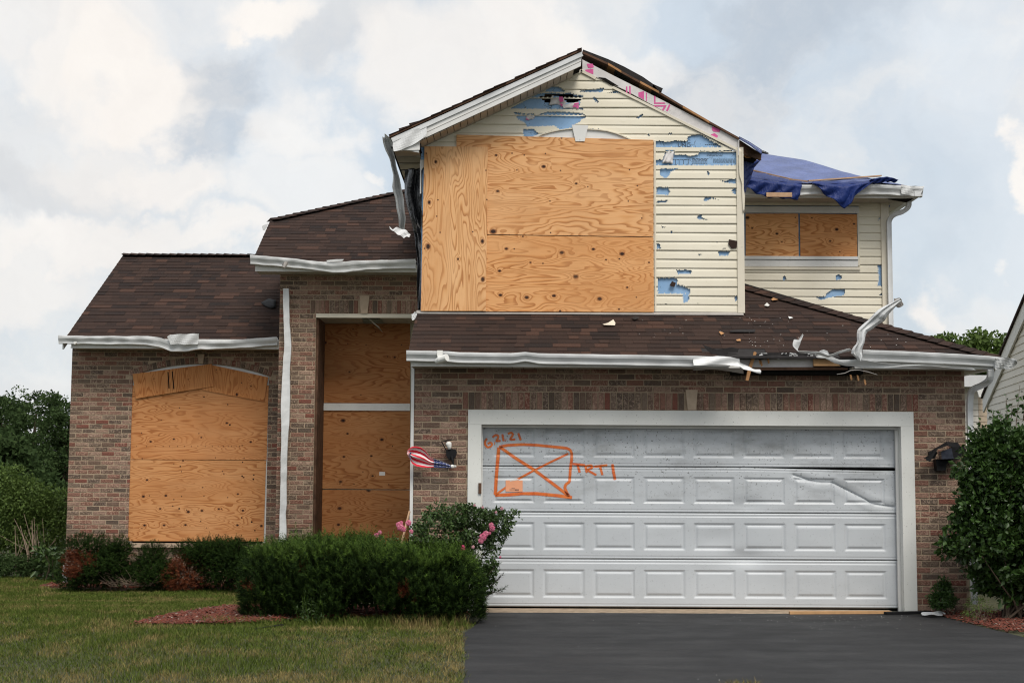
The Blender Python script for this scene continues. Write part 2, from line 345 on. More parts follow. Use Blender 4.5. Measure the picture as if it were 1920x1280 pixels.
# ------------------------------------------------------------------ object helpers
ORG = {}
def origin_of(o): return ORG.get(o.name, Vector((0, 0, 0)))
def tag(o, label=None, cat=None, group=None, kind=None):
    if label: o['label'] = label
    if cat: o['category'] = cat
    if group: o['group'] = group
    if kind: o['kind'] = kind
    return o
def empty(name, loc, label=None, cat=None, group=None):
    o = bpy.data.objects.new(name, None); COL.objects.link(o); o.location = loc; ORG[o.name] = Vector(loc); o.empty_display_size = .2
    return tag(o, label, cat, group)
def mk(name, V, Fs, mat, parent=None, smooth=False, uv=None, attr=None, mats=None, mi=None):
    V = np.asarray(V, dtype=np.float64).reshape(-1, 3)
    if parent is not None: O = origin_of(parent)
    else:
        O = Vector((float((V[:,0].min()+V[:,0].max())/2), float((V[:,1].min()+V[:,1].max())/2), float(V[:,2].min())))
    me = bpy.data.meshes.new(name)
    W = V-np.array(O)
    if isinstance(Fs, np.ndarray):
        n = Fs.shape[1]
        me.vertices.add(len(W)); me.vertices.foreach_set('co', W.ravel())
        me.loops.add(Fs.size); me.loops.foreach_set('vertex_index', Fs.ravel().astype(np.int32))
        me.polygons.add(len(Fs)); me.polygons.foreach_set('loop_start', np.arange(0, Fs.size, n, dtype=np.int32))
        me.polygons.foreach_set('loop_total', np.full(len(Fs), n, dtype=np.int32)); me.update(calc_edges=True)
    else:
        me.from_pydata([tuple(q) for q in W], [], [tuple(f) for f in Fs]); me.update()
    for q in (mats or [mat]): me.materials.append(MATS[q])
    if mi is not None: me.polygons.foreach_set('material_index', np.asarray(mi, dtype=np.int32))
    if smooth: me.polygons.foreach_set('use_smooth', np.ones(len(me.polygons), dtype=bool))
    if uv is not None:
        l = me.uv_layers.new(name='UVMap'); uv = np.asarray(uv, dtype=np.float32)
        idx = np.zeros(len(me.loops), dtype=np.int32); me.loops.foreach_get('vertex_index', idx); l.data.foreach_set('uv', uv[idx].ravel())
    if attr is not None:
        a = me.attributes.new('fade', 'FLOAT', 'POINT'); a.data.foreach_set('value', np.asarray(attr, dtype=np.float32))
    o = bpy.data.objects.new(name, me); COL.objects.link(o)
    if parent is not None: o.parent = parent; ORG[o.name] = O      # parts sit at their thing's origin
    else: o.location = O; ORG[o.name] = O
    return o
class MB:
    def __init__(s): s.V = []; s.F = []
    def add(s, V, Fs):
        k = len(s.V); s.V += [tuple(v) for v in V]; s.F += [tuple(i+k for i in f) for f in Fs]; return s
    def box(s, a, b):
        x0, y0, z0 = a; x1, y1, z1 = b
        return s.add([(x0,y0,z0),(x1,y0,z0),(x1,y1,z0),(x0,y1,z0),(x0,y0,z1),(x1,y0,z1),(x1,y1,z1),(x0,y1,z1)],
            [(0,3,2,1),(4,5,6,7),(0,1,5,4),(1,2,6,5),(2,3,7,6),(3,0,4,7)])
    def prism(s, pts, y0, y1):
        """polygon (x,z) in the facade plane, given thickness from y0 to y1"""
        n = len(pts); V = [(p[0], y0, p[1]) for p in pts]+[(p[0], y1, p[1]) for p in pts]
        Fs = [tuple(range(n))[::-1], tuple(range(n, 2*n))]+[(i, (i+1) % n, (i+1) % n+n, i+n) for i in range(n)]
        return s.add(V, Fs)
    def slab(s, pts, d):
        """any planar polygon thickened by vector d"""
        d = Vector(d); n = len(pts); V = [Vector(p) for p in pts]+[Vector(p)+d for p in pts]
        return s.add(V, [tuple(range(n)), tuple(range(n, 2*n))[::-1]]+[(i+n, (i+1) % n+n, (i+1) % n, i) for i in range(n)])
    def beam(s, a, b, w, h, up=(0, 0, 1)):
        a = Vector(a); b = Vector(b); d = (b-a).normalized(); u = Vector(up); sd_ = d.cross(u).normalized()*w/2; u = sd_.cross(d).normalized()*h/2
        V = [a-sd_-u, a+sd_-u, a+sd_+u, a-sd_+u, b-sd_-u, b+sd_-u, b+sd_+u, b-sd_+u]
        return s.add(V, [(0,1,2,3),(7,6,5,4),(0,4,5,1),(1,5,6,2),(2,6,7,3),(3,7,4,0)])
    def tube(s, pts, rad, n=7):
        pts = [Vector(p) for p in pts]; k = len(s.V); m_ = len(pts)
        if not hasattr(rad, '__len__'): rad = [rad]*m_
        for i, p in enumerate(pts):
            d = (pts[min(i+1, m_-1)]-pts[max(i-1, 0)]).normalized(); a = d.cross(Vector((.31, .93, .17))).normalized(); b_ = d.cross(a)
            for j in range(n):
                an = 2*math.pi*j/n; s.V.append(tuple(p+(a*math.cos(an)+b_*math.sin(an))*rad[i]))
        for i in range(m_-1):
            for j in range(n): s.F.append((k+i*n+j, k+i*n+(j+1) % n, k+(i+1)*n+(j+1) % n, k+(i+1)*n+j))
        s.F.append(tuple(k+j for j in range(n))[::-1]); s.F.append(tuple(k+(m_-1)*n+j for j in range(n)))
        return s
    def mk(s, name, mat, parent=None, **k): return mk(name, s.V, s.F, mat, parent, **k)
def solid(o, th=.0015, off=0):
    md = o.modifiers.new('thickness', 'SOLIDIFY'); md.thickness = th; md.offset = off; return o
def resample(pts, n):
    pts = [np.array(p, dtype=float) for p in pts]; d = [0]
    for a, b_ in zip(pts, pts[1:]): d.append(d[-1]+np.linalg.norm(b_-a))
    t_ = np.linspace(0, d[-1], n); A = np.array(pts)
    return np.stack([np.interp(t_, d, A[:, k]) for k in range(A.shape[1])], 1)
def sheet(name, A, B, n, m_, mat, parent=None, fold=None, thick=.002, uv=False, smooth=True):
    """cloth or metal sheet lofted between two 3D edge curves; fold(u,v)->offset vector"""
    a = resample(A, n); b_ = resample(B, n); V = []; U = []
    for i in range(n):
        for j in range(m_+1):
            v_ = j/m_; q = a[i]*(1-v_)+b_[i]*v_
            if fold: q = q+np.array(fold(i/(n-1), v_))
            V.append(q); U.append((i/(n-1), v_))
    if mat in ('metal_scrap', 'gutter_metal', 'aluminium_back'): smooth = False
    Fs = [(i*(m_+1)+j, (i+1)*(m_+1)+j, (i+1)*(m_+1)+j+1, i*(m_+1)+j+1) for i in range(n-1) for j in range(m_)]
    o = mk(name, V, Fs, mat, parent, smooth=smooth, uv=U if uv else None); solid(o, thick); return o
def inpoly(x, z, poly):
    """vectorised point in polygon"""
    x = np.asarray(x); z = np.asarray(z); r_ = np.zeros(x.shape, bool); n = len(poly); j = n-1
    for i in range(n):
        xi, zi = poly[i]; xj, zj = poly[j]
        if zi != zj:
            r_ ^= ((zi > z) != (zj > z)) & (x < (xj-xi)*(z-zi)/(zj-zi)+xi)
        j = i
    return r_
def intervals(poly, v):
    xs = []
    n = len(poly)
    for i in range(n):
        (x0, y0), (x1, y1) = poly[i], poly[(i+1) % n]
        if (y0 > v) != (y1 > v): xs.append(x0+(v-y0)/(y1-y0)*(x1-x0))
    xs.sort(); return list(zip(xs[::2], xs[1::2]))
def nz(x, y, z=0.0): return noise.noise(Vector((x, y, z)))

# ------------------------------------------------------------------ planes of the house
YG, YB, YW, YE, YL = 16.70, 17.70, 19.90, 21.50, 22.70      # garage, gable box, wing, entry, left room
def gz(x, y):
    """height of the ground"""
    x = np.asarray(x, float); y = np.asarray(y, float)
    a = np.clip((y-15.5)/5.0, 0, 1); b_ = np.clip((-1.0-x)/2.5, 0, 1); a = a*a*(3-2*a); b_ = b_*b_*(3-2*b_)
    far = np.clip((y-26)/40, 0, 1)
    return -.19*a*b_ - .9*far + .03*np.sin(x*.9+1)*np.cos(y*.7)*np.clip((-.6-x)/1.5, 0, 1)*np.clip((15.5-y), 0, 1)

# ground
xs = np.concatenate([[-900, -300, -120, -60, -35, -22], np.arange(-15, 10.01, .5), [16, 25, 40, 80, 200, 900]])
ys = np.concatenate([[-200, -40, -10, 0, 5], np.arange(8, 26.01, .5), [30, 36, 45, 60, 90, 150, 400, 1500]])
X, Y = np.meshgrid(xs, ys); Z = gz(X, Y)
V = np.stack([X, Y, Z], -1).reshape(-1, 3); nx = len(xs)
Fs = np.array([(j*nx+i, j*nx+i+1, (j+1)*nx+i+1, (j+1)*nx+i) for j in range(len(ys)-1) for i in range(nx-1)])
tag(mk('ground', V, Fs, 'soil'), kind='structure')
# driveway
def edge_left(y): return np.interp(y, [5, 10.8, 13, 14.3, 14.9, 16.7], [-.26, -.36, -.42, -.49, -.40, -.30])
def edge_right(y): return np.interp(y, [5, 12.5, 14.1, 15.2, 16.0, 16.7], [5.7, 5.45, 5.07, 4.93, 4.86, 4.80])
yy = np.linspace(-4, 16.34, 120); V = []
for y in yy:
    l_ = edge_left(y)+.012*nz(0, y*3); r_ = edge_right(y)+.02*nz(5, y*3)
    for k, f in enumerate((0, .006, .3, .7, .994, 1)): V.append((l_+(r_-l_)*f, y, .014+(0 if 0 < k < 5 else -.02)))
Fs = [(i*6+k, i*6+k+1, (i+1)*6+k+1, (i+1)*6+k) for i in range(119) for k in range(5)]
tag(mk('driveway', V, Fs, 'asphalt', smooth=True), kind='structure')

# ------------------------------------------------------------------ THE HOUSE
house = empty('house', (1.0, 19.0, 0), 'storm-damaged two-storey brick and cream-siding house with boarded windows and torn roof', 'house')

BR = []     # bricks: (x, y, z, length, height, area, upright)
CH = .072
def lay(x0, x1, z0, z1, Y, z_ref, openings=(), cuts=None, area='garage'):
    k = math.floor((z0-z_ref)/CH)
    while True:
        zc = z_ref+(k+.5)*CH
        if zc > z1+.02: break
        if zc > z0:
            free = [(x0, x1)]
            for o in openings:
                for (a, b_) in o(zc):
                    nf = []
                    for (s_, e) in free:
                        if b_ <= s_ or a >= e: nf.append((s_, e))
                        else:
                            if a > s_: nf.append((s_, a))
                            if b_ < e: nf.append((b_, e))
                    free = nf
            for (s_, e) in free:
                off_ = .104 if k % 2 else 0.0
                x = x0-off_-.208*5
                while x < e:
                    a = max(x, s_); b_ = min(x+.196, e)
                    if b_-a > .03: BR.append(((a+b_)/2, Y, zc, b_-a, .0585, area, False))
                    x += .208
        k += 1
def rect(xa, xb, za, zb): return lambda z: [(xa, xb)] if za < z < zb else []
def soldiers(xa, xb, zc, Y, area, skip=None, h=.196):
    n = round((xb-xa)/.072); w_ = (xb-xa)/n
    for i in range(n):
        x = xa+(i+.5)*w_
        if skip and skip[0]-.01 < x < skip[1]+.01: continue
        BR.append((x, Y-.006, zc, w_-.011, h, area, True))

# --- garage wall
GX0 = P(775, 900, YG).x; GX1 = P(1813, 900, YG).x
DX0 = P(877, 900, YG).x; DX1 = P(1714, 900, YG).x
GZ_OPEN = P(1290, 769.5, YG).z; GZ_TOP = P(1290, 676, YG).z
SZ0 = GZ_OPEN+.004; SZ1 = SZ0+.204
KX0, KX1 = P(1287, 745, YG).x, P(1306, 745, YG).x
mb = MB(); t0_ = .0065
def wall_mortar(mb, Y, x0, x1, z0, z1, ox0=None, ox1=None, oz0=None, oz1=None, depth=.1):
    y0, y1 = Y+t0_, Y+depth
    if ox0 is None: mb.box((x0, y0, z0), (x1, y1, z1)); return
    mb.box((x0, y0, z0), (ox0, y1, z1)); mb.box((ox1, y0, z0), (x1, y1, z1)); mb.box((ox0, y0, oz1), (ox1, y1, z1))
    if oz0 > z0: mb.box((ox0, y0, z0), (ox1, y1, oz0))
wall_mortar(mb, YG, GX0, GX1, -.1, GZ_TOP, DX0, DX1, -.1, GZ_OPEN)
garage_wall = mb.mk('garage_wall', 'mortar', house)
sol_x0, sol_x1 = P(867, 750, YG).x, P(1722, 750, YG).x
lay(GX0, GX1, -.05, GZ_TOP, YG, GZ_OPEN-.004, [rect(DX0-.004, DX1+.004, -1, GZ_OPEN), rect(sol_x0-.004, sol_x1+.004, SZ0-.01, SZ1)], area='garage')
soldiers(sol_x0, sol_x1, (SZ0+SZ1)/2, YG, 'garage', (KX0, KX1))
mb = MB(); mb.prism([(KX0+.012, SZ0), (KX1-.012, SZ0), (KX1+.012, SZ1+.035), (KX0-.012, SZ1+.035)], YG-.03, YG+.03); mb.mk('keystone', 'limestone', house)
# side and back of the garage
mb = MB(); mb.box((GX1-.1, YG+.1, -.1), (GX1-.002, 24, GZ_TOP)); mb.mk('garage_side_wall', 'vinyl_siding', house); MB().box((GX0+.02, YG+.1, -.5), (GX0+.12, 22.5, GZ_TOP+.12)).mk('garage_side_wall', 'vinyl_siding', house)
# corner trim at the left end of the garage wall
mb = MB(); cx0 = P(769, 900, YG).x; mb.box((cx0, YG-.012, -.05), (GX0-.002, YG+.06, GZ_TOP-.02)); mb.mk('corner_trim', 'white_trim', house)

# --- left room wall with arched window
LX0 = P(129, 850, YL).x; LX1 = P(524, 850, YL).x
WX0 = P(243, 900, YL).x; WX1 = P(501, 860, YL).x
WZ0 = P(370, 1018, YL).z; WZS = P(248, 704, YL).z; WZP = P(376, 682, YL).z
LZT = P(300, 652, YL).z
hw = (WX1-WX0)/2; wc = (WX0+WX1)/2; sag = WZP-WZS; AR = (hw*hw+sag*sag)/(2*sag); ACZ = WZP-AR
def arch_open(extra=0):
    def f(z):
        if z < WZ0: return []
        if z < WZS: return [(WX0-(extra if z > WZS-.05 else 0), WX1+(extra if z > WZS-.05 else 0))]
        q = (AR+extra)**2-(z-ACZ)**2
        if q <= 0: return []
        h_ = min(math.sqrt(q), hw+extra*.5); return [(wc-h_, wc+h_)]
    return f
mb = MB(); N = 24
def arcpt(a, r_): return (wc+r_*math.sin(a), ACZ+r_*math.cos(a))
amax = math.asin(hw/AR)
wall_mortar(mb, YL, LX0, LX1, -.45, LZT, WX0, WX1, WZ0, WZP+.12)
for i in range(N):
    a0 = -amax+2*amax*i/N; a1 = -amax+2*amax*(i+1)/N; p0 = arcpt(a0, AR); p1 = arcpt(a1, AR)
    mb.prism([p0, p1, (p1[0], WZP+.12), (p0[0], WZP+.12)], YL+t0_, YL+.1)
left_wall = mb.mk('left_room_wall', 'mortar', house)
lay(LX0, LX1, -.4, LZT, YL, WZ0, [arch_open(.115), rect(WX0, WX1, WZ0-.07, WZS)], area='left')
na = round(2*amax*AR/.072); arch_bricks = []
for i in range(na):
    a = -amax*1.03+2*amax*1.03*(i+.5)/na; arch_bricks.append(a)
mb = MB(); kz = arcpt(0, AR)
mb.prism([(wc-.035, kz[1]-.0), (wc+.035, kz[1]-.0), (wc+.055, kz[1]+.155), (wc-.055, kz[1]+.155)], YL-.03, YL+.02); mb.mk('keystone', 'limestone', house)
mb = MB(); mb.box((WX0-.03, YL-.05, WZ0-.065), (WX1+.03, YL+.06, WZ0-.002)); mb.mk('window_sill', 'limestone', house)
mb = MB()
for i in range(N):
    a0 = -amax+2*amax*i/N; a1 = -amax+2*amax*(i+1)/N
    mb.prism([arcpt(a0, AR-.002), arcpt(a1, AR-.002), arcpt(a1, AR-.075), arcpt(a0, AR-.075)], YL+.035, YL+.09)
mb.box((WX0+.001, YL+.03, WZ0), (WX0+.05, YL+.09, WZS)); mb.box((WX1-.05, YL+.03, WZ0), (WX1-.001, YL+.09, WZS)); mb.mk('window_frame', 'white_trim', house)
mb = MB(); mb.box((WX0, YL+.092, WZ0-.03), (WX1, YL+.14, WZP+.1)); mb.mk('window_glass', 'dark_void', house)
mb = MB(); mb.box((LX0+.002, YL+.1, -.5), (LX0+.1, 28, LZT)); mb.mk('left_side_wall', 'mortar', house)

# --- entry wall
EX0 = P(520, 800, YE).x; EX1 = P(786, 800, YE).x
OX0 = P(589, 800, YE).x
OZ = P(680, 588, YE).z; EZT = P(650, 505, YE).z
mb = MB(); wall_mortar(mb, YE, EX0, EX1, -.4, EZT, OX0, EX1-.0, -.4, OZ); mb.box((EX0, YE+.1, -.4), (EX0+.1, 26, EZT)); mb.box((OX0-.1, YE+.1, -.4), (OX0-.002, 22.35, EZT)); mb.mk('entry_wall', 'mortar', house)
ekx0, ekx1 = P(675, 570, YE).x, P(692, 570, YE).x
esx0 = P(582, 570, YE).x
lay(EX0, EX1, -.35, EZT, YE, OZ-.004, [rect(OX0-.004, EX1+1, -1, OZ), rect(esx0-.004, EX1+1, OZ-.01, OZ+.204)], area='entry')
soldiers(esx0, EX1, OZ+.103, YE, 'entry', (ekx0, ekx1))
mb = MB(); mb.prism([(ekx0+.02, OZ+.004), (ekx1-.02, OZ+.004), (ekx1+.008, OZ+.27), (ekx0-.008, OZ+.27)], YE-.03, YE+.03); mb.mk('keystone', 'limestone', house)
mb = MB(); cz = OZ-.065
mb.box((OX0+.0, YE-.005, OZ-.062), (EX1, YE+.03, OZ-.002)); mb.mk('lintel_trim', 'cream_trim', house)
# porch ceiling panels, one hanging open
for i in range(9):
    xa = OX0+.02+i*.19
    if xa > EX1-.1: break
    mb = MB()
    if i == 4: mb.slab([(xa, YE+.05, cz), (xa+.18, YE+.05, cz-.14), (xa+.18, YE+.6, cz-.16), (xa, YE+.6, cz)], (0, 0, .006))
    elif i == 3: mb.slab([(xa, YE+.03, cz), (xa+.10, YE+.03, cz), (xa+.05, 22.3, cz), (xa, 22.3, cz)], (0, 0, .01))
    else: mb.box((xa, YE+.03, cz), (xa+.185, 22.32, cz+.01))
    mb.mk('ceiling_panel', 'soffit_vinyl', house)
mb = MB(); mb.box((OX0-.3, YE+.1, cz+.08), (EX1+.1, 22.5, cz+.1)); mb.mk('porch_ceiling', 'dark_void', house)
mb = MB(); mb.box((OX0+.001, YE+.05, -.4), (OX0+.035, 22.3, cz)); mb.mk('entry_casing', 'weathered_wood', house)
mb = MB(); mb.box((OX0-.1, 22.36, -.4), (EX1+.2, 22.5, cz+.079)); mb.mk('entry_back_wall', 'vinyl_siding', house)

# --- emit the bricks
def unit_brick(name, jit, bev=.0045):
    r2 = random.Random(name); a, h, d = .5, .5, .5
    # built at real size .198 x .09 x .0595, scaled on use
    L, H = .198/2, .0595/2
    V = []
    for (x, z) in ((-L, -H), (L, -H), (L, H), (-L, H)):
        jx, jz = r2.uniform(-jit, jit), r2.uniform(-jit, jit)
        V.append((x+jx, .05, z+jz)); V.append((x+jx, bev*1.2+r2.uniform(0, .001), z+jz))
        V.append(((x+jx)-math.copysign(bev*1.4, x), r2.uniform(-.0012, .0012), (z+jz)-math.copysign(bev, z)))
    Fs = []
    for i in range(4):
        j = (i+1) % 4; Fs.append((i*3, j*3, j*3+1, i*3+1)); Fs.append((i*3+1, j*3+1, j*3+2, i*3+2))
    Fs.append((2, 5, 8, 11))
    return V, Fs
UB = [unit_brick('b%d' % i, .0016) for i in range(6)]
bmesh_ = []
for (V, Fs) in UB:
    me = bpy.data.meshes.new('brick'); me.from_pydata(V, [], Fs); me.materials.append(MATS['brick']); bmesh_.append(me)
cand = [b_ for b_ in BR if b_[5] == 'garage' and (b_[3] > .09 or b_[6])]
vis = lambda b_: (b_[2] > .75 or b_[0] > 3) and b_[2] < P(1290, 700, YG).z
cand = [b_ for b_ in cand if vis(b_)]
cand.sort(key=lambda b_: -(b_[3]*b_[4])); chosen = set(id(b_) for b_ in cand[:300])
mbV, mbF = [], []
HO = origin_of(house); kk = 0
def brick_xf(b_):
    x, y, z, L, H, ar, up = b_
    return Vector((x, y+rnd.uniform(-.0025, .0025), z)), up, L, H
for b_ in BR:
    loc, up, L, H = brick_xf(b_); vi = rnd.randrange(6)
    if up: M = Matrix.Rotation(math.pi/2, 4, 'Y') @ Matrix.Diagonal((H/.198, 1, L/.0595, 1))
    else: M = Matrix.Diagonal((L/.198, 1, H/.0595, 1))
    M = Matrix.Rotation(rnd.uniform(-.006, .006), 4, 'Y') @ M
    M = Matrix.Translation(loc) @ M
    if id(b_) in chosen:
        o = bpy.data.objects.new('brick', bmesh_[vi]); COL.objects.link(o); o.parent = garage_wall
        o.matrix_local = Matrix.Translation(-HO) @ M
    else:
        k = len(mbV)
        for q in UB[vi][0]: mbV.append(tuple(M @ Vector(q)))
        mbF += [tuple(i+k for i in f) for f in UB[vi][1]]
for a in arch_bricks:
    x, z = arcpt(a, AR+.052)
    M = Matrix.Translation((x, YL-.008, z)) @ Matrix.Rotation(a, 4, 'Y') @ Matrix.Rotation(math.pi/2, 4, 'Y') @ Matrix.Diagonal((.095/.198, 1, 1, 1))
    k = len(mbV)
    for q in UB[0][0]: mbV.append(tuple(M @ Vector(q)))
    mbF += [tuple(i+k for i in f) for f in UB[0][1]]
tag(mk('bricks', mbV, mbF, 'brick', house), kind='stuff')

# ------------------------------------------------------------------ garage door
YD = YG+.15
dz = [P(1290, q, YD).z for q in (1138.5, 1048.5, 961, 875.5, 787)]
dx0, dx1 = P(900, 960, YD).x, P(1684, 960, YD).x
pxl = [P(924+94.1*k, 1000, YD).x for k in range(8)]; pw = .490
CRE = [P(a, b_, YD) for a, b_ in ((1488, 889), (1530, 903), (1560, 904), (1600, 924), (1640, 945), (1676, 950))]
CRE = [(c_.x, c_.z) for c_ in CRE]
def segd(x, z, pl):
    best = np.full(np.shape(x), 9.0)
    for (a, b_) in zip(pl, pl[1:]):
        dx, dz_ = b_[0]-a[0], b_[1]-a[1]; t_ = np.clip(((x-a[0])*dx+(z-a[1])*dz_)/(dx*dx+dz_*dz_), 0, 1)
        best = np.minimum(best, np.hypot(x-a[0]-t_*dx, z-a[1]-t_*dz_))
    return best
def door_h(x, z):
    """depth (m, + = into the garage) of the door skin"""
    x = np.asarray(x, float); z = np.asarray(z, float); h = np.zeros(np.broadcast(x, z).shape)
    for s_ in range(4):
        z0, z1 = dz[s_], dz[s_+1]; H = z1-z0; pz0, pz1 = z0+.20*H, z0+.785*H
        e = np.minimum(z-z0, z1-z); ins = e >= 0
        h = np.where(ins & (e < .012), .012-e+.002, h)
        h = np.where(ins & (e > .028) & (e < .044), .003, h)
        for xl in pxl:
            d = np.minimum(np.minimum(x-xl, xl+pw-x), np.minimum(z-pz0, pz1-z))
            prof = np.interp(d, [0, .006, .022, .028, .052], [0, .004, .011, .011, -.001]); h = np.where(d > 0, prof, h)
    d = segd(x, z, CRE); h = h+.022*np.exp(-d/.010)+.006*np.exp(-d/.05)-.005*np.exp(-((d-.07)/.04)**2)
    def g(px, py, rx, rz, a):
        q = P(px, py, YD); return a*np.exp(-((x-q.x)/rx)**2-((z-q.z)/rz)**2)
    h = h+g(1400, 1045, .22, .09, .03)+g(1620, 915, .35, .12, .010)+g(1400, 945, .2, .08, .018)+g(1450, 850, .5, .15, .02)+g(1660, 860, .1, .1, .025)+g(1340, 1010, .25, .12, .012)
    return h
door = MB().box((dx0-.02, YD+.06, -.02), (dx1+.02, YD+.09, dz[4]+.02)).mk('garage_door', 'dark_void', house)
gx = set(np.round(np.linspace(dx0, dx1, 230), 4))
for xl in pxl:
    for q in (0, .006, .022, .028, .052): gx.add(round(xl+q, 4)); gx.add(round(xl+pw-q, 4))
gx = np.array(sorted(gx)); gx = gx[np.concatenate([[True], np.diff(gx) > .002])]
for s_ in range(4):
    z0, z1 = dz[s_]+.002, dz[s_+1]-.002; H = dz[s_+1]-dz[s_]
    gzs = set(np.round(np.linspace(z0, z1, 30), 4))
    for q in (0, .006, .022, .028, .052): gzs.add(round(dz[s_]+.20*H+q, 4)); gzs.add(round(dz[s_]+.785*H-q, 4))
    for q in (.012, .028, .030, .042, .044): gzs.add(round(z0+q, 4)); gzs.add(round(z1-q, 4))
    gzs = np.array(sorted(gzs)); gzs = gzs[np.concatenate([[True], np.diff(gzs) > .0015])]
    if s_ == 2: gx2 = np.array(sorted(set(gx) | set(np.round(np.linspace(P(1440, 900, YD).x, dx1, 170), 4)))); gzs = np.array(sorted(set(gzs) | set(np.round(np.linspace(z0, z1, 75), 4))))
    else: gx2 = gx
    X, Z = np.meshgrid(gx2, gzs); Yv = YD+door_h(X, Z)
    if s_ == 2:
        drop = np.clip((X-P(1400, 900, YD).x)/1.5, 0, 1)*.028; Z = Z-drop*np.clip((Z-z0)/(z1-z0)*3-2, 0, 1)
    V = np.stack([X, Yv, Z], -1).reshape(-1, 3); n = len(gx2)
    Fs = np.array([(j*n+i, j*n+i+1, (j+1)*n+i+1, (j+1)*n+i) for j in range(len(gzs)-1) for i in range(n-1)])
    o = mk('door_section', V, Fs, 'door_paint', house); o.parent = door; solid(o, .004, -1)
    if s_ == 2: o['label'] = 'dented door section with a long crease at its right end'
# spray painted search marks on the door
def C7(x, y): return (740+x/3.764, 640+y/3.764)
strokes = [([(652,683),(638,703),(638,728),(656,748),(680,740),(690,724),(678,710),(656,722)], .85), ([(703,716),(709,717)], 1.2),
 ([(690,677),(710,658),(732,662),(730,684),(714,703),(748,700)], .85), ([(760,653),(769,703)], .85), ([(782,693),(787,694)], 1.2),
 ([(798,652),(824,640),(836,654),(818,686),(812,692),(852,690)], .85), ([(872,645),(890,697)], .95),
 ([(736,744),(800,731),(900,726),(1000,730),(1120,742),(1215,752),(1240,765),(1250,790),(1248,840),(1240,900),(1234,990),(1208,1006),(1200,1030),(1212,1062),(1232,1092)], 1.15),
 ([(1252,1100),(1150,1086),(1000,1072),(900,1072),(800,1080),(708,1083)], 1.35), ([(710,1082),(718,950),(728,830),(735,745)], 1.35),
 ([(745,745),(850,820),(985,905),(1100,990),(1225,1085)], 1.25), ([(1226,790),(1100,850),(985,908),(860,975),(712,1080)], .85),
 ([(1256,862),(1345,872)], .9), ([(1290,866),(1306,925)], .95), ([(1345,876),(1356,926)], .9), ([(1342,880),(1390,872),(1398,888),(1356,906),(1388,922),(1424,942)], .9),
 ([(1408,882),(1502,872)], .9), ([(1450,880),(1466,942)], .95), ([(1537,864),(1544,920),(1556,976)], 1.1)]
V, Fs, At = [], [], []
for si, (pts, wd) in enumerate(strokes):
    w3 = [P(*C7(*q), YD) for q in pts]; w2 = np.array([(q.x, q.z) for q in w3])
    L = sum(np.linalg.norm(w2[i+1]-w2[i]) for i in range(len(w2)-1)); n = max(5, int(L/.008)); c_ = resample(w2, n)
    for _ in range(3 if len(pts) > 4 else 0): c_[1:-1] = (c_[:-2]+c_[1:-1]*2+c_[2:])/4
    T = np.gradient(c_, axis=0); T /= np.linalg.norm(T, axis=1)[:, None]+1e-9; Nn = np.stack([-T[:, 1], T[:, 0]], 1)
    k = len(V); hwid = .0150*wd
    for i in range(n):
        wv = hwid*(1+.12*nz(i*.05, si)); en = min(1, i/2+.5, (n-1-i)/2+.5)
        for j, (u_, f_) in enumerate(((-1.25, 0), (-.75, .6), (0, 1), (.75, .6), (1.25, 0))):
            x, z = c_[i]+Nn[i]*u_*wv; V.append((x, z)); At.append(f_*en)
    for i in range(n-1):
        for j in range(4): Fs.append((k+i*5+j, k+i*5+j+1, k+(i+1)*5+j+1, k+(i+1)*5+j))
V = np.array(V); Yv = YD+door_h(V[:, 0], V[:, 1])-.0035
o = mk('graffiti', np.stack([V[:, 0], Yv, V[:, 1]], 1), Fs, 'orange_spray', house, attr=At); o.parent = door
o['label'] = 'orange spray-painted box with an X, the date 6.21.21 and TRT 1'
# frame
mb = MB(); jt = P(1290, 797, YG-.03).z
mb.box((DX0, YG-.03, jt), (DX1, YG+.12, GZ_OPEN-.002)); mb.mk('frame_header', 'frame_paint', house)
jlx = P(902, 900, YG-.03).x; jrx = P(1691, 900, YG-.03).x
MB().box((DX0, YG-.032, -.01), (jlx, YG+.12, jt-.002)).mk('frame_jamb', 'frame_paint', house)
MB().box((jrx, YG-.032, -.01), (DX1, YG+.12, jt-.002)).mk('frame_jamb', 'frame_paint', house)
mb = MB(); mb.box((jlx, YG+.09, jt-.035), (jrx, YG+.125, jt-.001)); mb.box((jrx-.035, YG+.085, 0), (jrx-.001, YG+.125, jt-.04)); mb.box((jlx+.001, YG+.09, 0), (jlx+.015, YG+.125, jt-.04)); mb.mk('door_stop', 'white_trim', house)
mb = MB()
V = [];
for i in range(60):
    x = P(905, 1140, YG).x+(4.75*i/59); V += [(x, YD+.02, .012), (x, 16.42+.05*nz(x*3, 1), .012), (x, 16.31+.05*nz(x*5, 4), -.01)]
mk('threshold', V, [(i*3+j, (i+1)*3+j, (i+1)*3+j+1, i*3+j+1) for i in range(59) for j in range(2)], 'concrete', house)
mb = MB()
q0, q1 = P(897, 925, YG-.03), P(903, 905, YG-.03); mb.box((q0.x, YG-.05, q0.z), (q1.x, YG-.034, q1.z)); mb.mk('sensor_bracket', 'weathered_wood', house)
